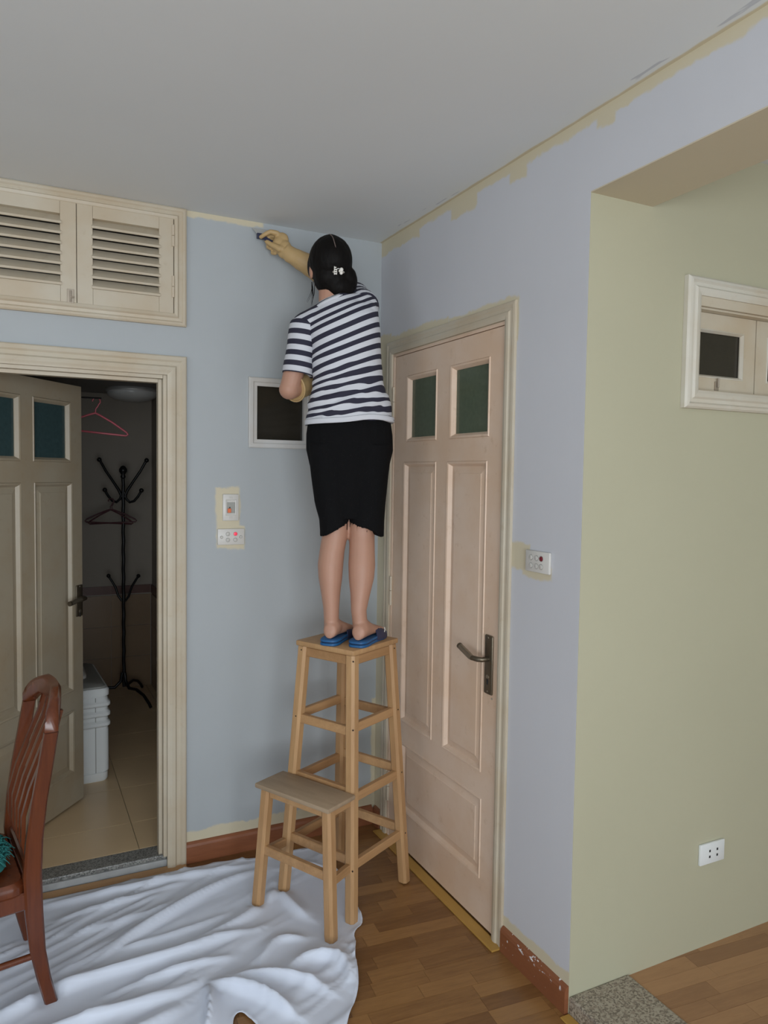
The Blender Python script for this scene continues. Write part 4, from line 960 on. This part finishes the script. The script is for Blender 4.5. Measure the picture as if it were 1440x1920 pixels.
# collar band
cb = MB(); R = []
for i in range(32):
    a = 2*PI*i/32; c_ = Vector((-.074+.066*math.cos(a), .030+.058*math.sin(a), 2.318+.066*math.cos(a)*.42+(.0 if math.sin(a) < 0 else -.03*math.sin(a)))); o_ = Vector((math.cos(a), math.sin(a), 0))
    R.append([c_+o_*.004+Vector((0, 0, -.014)), c_+o_*.004+Vector((0, 0, -.004)), c_-o_*.004+Vector((0, 0, .006)), c_-o_*.006+Vector((0, 0, -.006))])
cb.loft(R, closed=True); cbm = cb.mesh('collar', 180); a_ = cbm.attributes.new('stripe', 'FLOAT', 'POINT'); a_.data.foreach_set('value', [.5]*len(cbm.vertices)); put('collar', cbm, M_STRIPE, sh)
# white hem band
hb = MB(); R = []
for q, p in enumerate(((1.006, 1.840), (1.022, 1.842), (1.020, 1.858), (1.004, 1.860))):
    R.append([((x)*p[0], y_*p[0], z) for x, y_, z in ell((-.002, -.002, p[1]), .170, .115, 48, .04, 2.2)])
def hemz(x, y_): return .010*math.exp(-((x-.08)/.07)**2)if y_ < .03 else 0
R = [[(x, y_, z+hemz(x, y_)) for x, y_, z in r_] for r_ in R]
hb.loft(R+[R[0]], cap=False); hbm = hb.mesh('hem', 180); a_ = hbm.attributes.new('stripe', 'FLOAT', 'POINT'); a_.data.foreach_set('value', [.5]*len(hbm.vertices)); put('hem', hbm, M_STRIPE, sh)

# hair
h_ = MB()
h_.ball(hp(0, -.012, .022), (.083, .096, .098), 28, 18, Rh); h_.ball(hp(0, -.040, -.035), (.076, .066, .070), 24, 14, Rh)
h_.ball(hp(.020, -.070, -.068), (.058, .046, .050), 20, 12, Rh); h_.ball(hp(.050, -.058, -.045), (.044, .046, .056), 18, 12, Rh)
for s2_ in (-1, 1): h_.ball(hp(s2_*.066, .012, -.002), (.016, .040, .046), 16, 10, Rh)
hm = remesh(h_, .004, 5)
disp(hm, lambda x, y_, z: .0025*mnoise.noise((x*30, y_*30, z*9))+.0012*mnoise.noise((x*110, y_*110, z*30)))
# keep the face free: drop hair in front of the forehead line
bm = bmesh.new(); bm.from_mesh(hm); Ri = Rh.transposed()
kill = []
for f in bm.faces:
    p = Ri @ (f.calc_center_median()-HC)
    if p.y > .052 and p.z < .062 and abs(p.x) < .058: kill.append(f)
bmesh.ops.delete(bm, geom=kill, context='FACES'); bm.to_mesh(hm); bm.free()
hair = put('hair', hm, M_HAIR, pe)
# parting: a thin line of scalp running back over the crown
pt = MB(); pp = []
for q in np.linspace(.15, 1.0, 12):
    v_ = Vector((-.016+.010*q+.003*math.sin(q*5), -.012-.0985*math.sin(q), .022+.1005*math.cos(q))); pp.append(hp(*v_))
pt.tube(pp, [.0005]+[.0018]*10+[.0005], 6); pt.build('parting', plain('scalp', (.15, .11, .095), .7), hair, 60)
rnd = random.Random(9)
for k in range(7):
    p0 = hp(-.072+rnd.uniform(-.006, .008), -.01+rnd.uniform(-.012, .012), -.055+rnd.uniform(-.02, .01)); p1 = p0+Vector((rnd.uniform(-.012, .006), rnd.uniform(-.01, .01), -.045)); p2 = p1+Vector((rnd.uniform(-.018, 0), 0, -.035))
    MB().tube([p0, p1, p2], [.0011, .0008, .0003], 5).build('strand', M_HAIR, hair)
for k in range(5):
    p0 = hp(.085, -.06+rnd.uniform(-.01, .01), -.075+rnd.uniform(-.02, .02)); p1 = p0+Vector((rnd.uniform(.004, .014), -.004, -.022)); p2 = p1+Vector((rnd.uniform(-.006, .01), 0, -.02))
    MB().tube([p0, p1, p2], [.0011, .0008, .0003], 5).build('strand', M_HAIR, hair)
# claw clip
CP = Vector((-.050, -.086, 2.400))
cp = empty('hair_clip', CP, 0, pe); cp['label'] = 'white claw clip in the hair'; cp.scale = (.85, .85, .85)
m = MB()
m.box(-.0195, -.0165, -.010, -.005, -.017, .019, .001)
for z, L_ in ((.014, .008), (.005, .012), (-.004, .012), (-.013, .010)): m.box(-.0175, -.0175+L_, -.010, -.005, z-.0028, z+.0028, .001)
m.box(-.008, -.006, -.009, -.005, -.016, .006, .0008); m.tube([(-.018, -.004, 0), (-.024, .012, .0), (-.020, .024, 0)], .003, 6)
m.build('claw', M_CLIP, cp, 50)
m = MB(); m.ball((.013, -.006, .006), (.0085, .005, .009), 12, 8); m.ball((.012, -.006, -.008), (.0075, .005, .008), 12, 8); m.ball((.004, -.006, .0), (.004, .004, .005), 10, 7)
m.tube([(.016, -.004, 0), (.024, .012, .0), (.020, .024, 0)], .003, 6); m.build('claw', M_CLIP, cp, 50)
MB().tube([(-.006, -.006, .010), (.004, -.006, .010)], .0022, 8).build('spring', M_STEEL, cp, 50)

# gloves -----------------------------------------------------------------
def finger(mb, pts, r0, r1):
    n = len(pts)
    for i in range(n-1):
        a = r0+(r1-r0)*i/(n-1); c_ = r0+(r1-r0)*(i+1)/(n-1); mb.cap(pts[i], pts[i+1], a, c_, 10)
g = MB(); Wv = Vector(RW)
# right hand: palm faces the wall, fingers point left, closed round the scraper handle
KN = Vector((-.322, .270, 2.612))
g.tube([Vector(RW)+(Vector(RE)-Vector(RW))*q for q in (.93, .7, .45, .2, .06)]+[Wv+(KN-Wv)*.25], [.052, .049, .046, .040, .034, .031], 18)
for q, rr in ((.0, .031), (.35, .033), (.7, .032)): g.ball(Wv+(KN-Wv)*q, (rr, rr*.8, rr*1.15), 16, 10)
g.ball((-.296, .266, 2.612), (.032, .021, .036), 16, 10); g.ball((-.280, .262, 2.580), (.034, .022, .030), 16, 10)
F_ = [([(-.312,.258,2.640),(-.338,.250,2.645),(-.362,.254,2.634),(-.378,.262,2.626)], .0125, .0095),      # index along the top of the handle
      ([(-.318,.280,2.636),(-.345,.292,2.640),(-.360,.290,2.622),(-.352,.280,2.606)], .0125, .0095),
      ([(-.316,.285,2.612),(-.342,.296,2.612),(-.352,.288,2.594),(-.340,.276,2.585)], .012, .009),
      ([(-.304,.284,2.588),(-.326,.292,2.584),(-.332,.282,2.568),(-.320,.272,2.564)], .011, .0085),
      ([(-.270,.246,2.572),(-.300,.236,2.572),(-.328,.240,2.586),(-.352,.250,2.602)], .0145, .0105)]            # thumb below the handle
for P_, r0, r1 in F_: finger(g, P_, r0, r1)
gm = remesh(g, .0028, 4); disp(gm, lambda x, y_, z: .0016*mnoise.noise((x*40, y_*40, z*40))+.0022*mnoise.noise((x*16, y_*16, z*16)))
gl = put('glove', gm, M_GLOVE, pe); gl['label'] = 'tan rubber glove on the raised hand'
g = MB(); LEv, LWv = Vector(LE), Vector(LWr); HD = Vector((-.112, .226, 2.040))
dirv = (LWv-LEv)
g.tube([LEv+dirv*q for q in (.16, .22, .5, .85)]+[LWv+(HD-LWv)*.3], [.053, .050, .045, .036, .032], 18)
g.ball(HD, (.034, .036, .030), 16, 10)
for k in range(4):
    z = 2.078-k*.0195; finger(g, [(-.090, .255, z), (-.070, .283, z-.002), (-.084, .305, z-.003), (-.108, .303, z-.003)], .0115, .009)
finger(g, [(-.120, .215, 2.060), (-.145, .210, 2.058), (-.172, .216, 2.052), (-.192, .234, 2.048)], .013, .010)
gm = remesh(g, .0032, 4); gl2 = put('glove', gm, M_GLOVE, pe); gl2['label'] = 'tan rubber glove on the lowered hand'
cf = MB(); u_ = dirv.normalized(); sidev = u_.cross(Vector((0, 0, 1))).normalized(); upv_ = sidev.cross(u_); c_ = LEv+dirv*.155
R = []
for i in range(24):
    a = 2*PI*i/24; o_ = sidev*math.cos(a)+upv_*math.sin(a); R.append([c_+o_*.053+u_*x_+o_*r_ for x_, r_ in ((-.004, 0), (0, .004), (.004, 0), (0, -.004))])
cf.loft(R, closed=True); cf.build('cuff', M_GLOVE, gl2, 180)
# slippers
def slipper(h, t, tilt=0):
    h, t = Vector(h), Vector(t); f = (t-h).normalized(); q = Vector((f.y, -f.x, 0)); L_ = (t-h).length*1.17; h0 = h-f*.016
    prof = [(0, .016), (.015, .026), (.06, .034), (.15, .038), (.32, .037), (.50, .039), (.70, .047), (.84, .047), (.93, .038), (.98, .024), (1, .012)]
    lft = [h0+f*L_*s_+q*w_ for s_, w_ in prof]; rgt = [h0+f*L_*s_-q*w_ for s_, w_ in prof][::-1]; loop = lft+rgt
    cen = h0+f*L_*.5
    root = empty('slipper', (0, 0, 0), 0, pe)
    def lay(z0, z1, k, nm, m_):
        mb = MB(); R = []
        for z, kk in ((z0, k-.02), (z0+.002, k), (z1-.002, k), (z1, k-.02)): R.append([(cen.x+(p.x-cen.x)*kk, cen.y+(p.y-cen.y)*kk, z) for p in loop])
        mb.loft(R); mb.build(nm, m_, root, 50)
    lay(SZ+.0005, SZ+.011, 1.0, 'outsole', M_SLIP); lay(SZ+.011, SZ+.014, .975, 'midsole_line', M_SLIPD); lay(SZ+.014, SZ+.0235, 1.0, 'footbed', M_SLIP)
    mb = MB(); R = []
    for s_, w_, hh in ((.50, .041, .062), (.58, .047, .060), (.68, .051, .053), (.78, .052, .045), (.86, .047, .036)):
        c_ = h0+f*L_*s_; R.append([c_+q*w_*math.cos(a)+Vector((0, 0, -.018+hh*math.sin(a)**.8 if math.sin(a) > 0 else -.018)) for a in np.linspace(0, PI, 17)])
    inner = [[cc_+(p-cc_)*.93 for p in r_] for r_, cc_ in ((r_, (r_[0]+r_[-1])/2) for r_ in R)]
    mb.loft([list(a_)+list(b__)[::-1] for a_, b__ in zip(R, inner)]); st = mb.build('strap', M_SLIPD, root, 60)
    mk = MB(); c_ = h0+f*L_*.74
    mk.tube([c_+q*.0475+f*-.006+Vector((0, 0, .006)), c_+q*.046+f*.004+Vector((0, 0, .012)), c_+q*.042+f*.010+Vector((0, 0, .020))], .0022, 6); mk.build('side_mark', M_CLIP, st)
    return root
slipper(LH, LT); slipper(RH, RTo)

# things the person holds
sc = empty('scraper', (0, 0, 0), PR); sc.location = (-.342, -.443, 0); tag(sc, 'dark handled metal wall scraper held against the wall under the ceiling', 'scraper')
m = MB(); m.tube([(-.300, .262, 2.588), (-.330, .272, 2.604), (-.352, .280, 2.618), (-.368, .287, 2.630)], [.010, .010, .009, .009], 10); m.build('handle', M_SLIPD, sc, 50)
m = MB(); m.beam((-.398, .283, 2.6365), (-.330, .307, 2.6365), .014, .022); m.build('head', M_SLIPD, sc, 50)
m = MB(); m.loft([[(-.400, .284, 2.646), (-.332, .308, 2.646), (-.332, .3095, 2.646), (-.400, .2855, 2.646)], [(-.422, .292, 2.672), (-.330, .324, 2.672), (-.330, .3255, 2.672), (-.422, .2935, 2.672)]]); m.build('blade', M_STEEL, sc)
tc = empty('paint_cup', (0, 0, 0), PR); tc.location = (-.342, -.443, 0); tag(tc, 'teal plastic cup held in the lowered gloved hand', 'cup')
m = MB(); m.lathe([(.026, 1.975), (.030, 1.98), (.036, 2.085), (.038, 2.09), (.036, 2.092), (.033, 2.085), (.028, 1.985), (.004, 1.983)], (-.150, .262, 0), 24); m.build('body', M_TEALP, tc, 50)
m = MB(); m.tube([(-.150+.0385*math.cos(a), .262+.0385*math.sin(a), 2.0905) for a in np.linspace(0, 2*PI, 25)], .0025, 6); m.build('rim', M_TEALP, tc, 50)
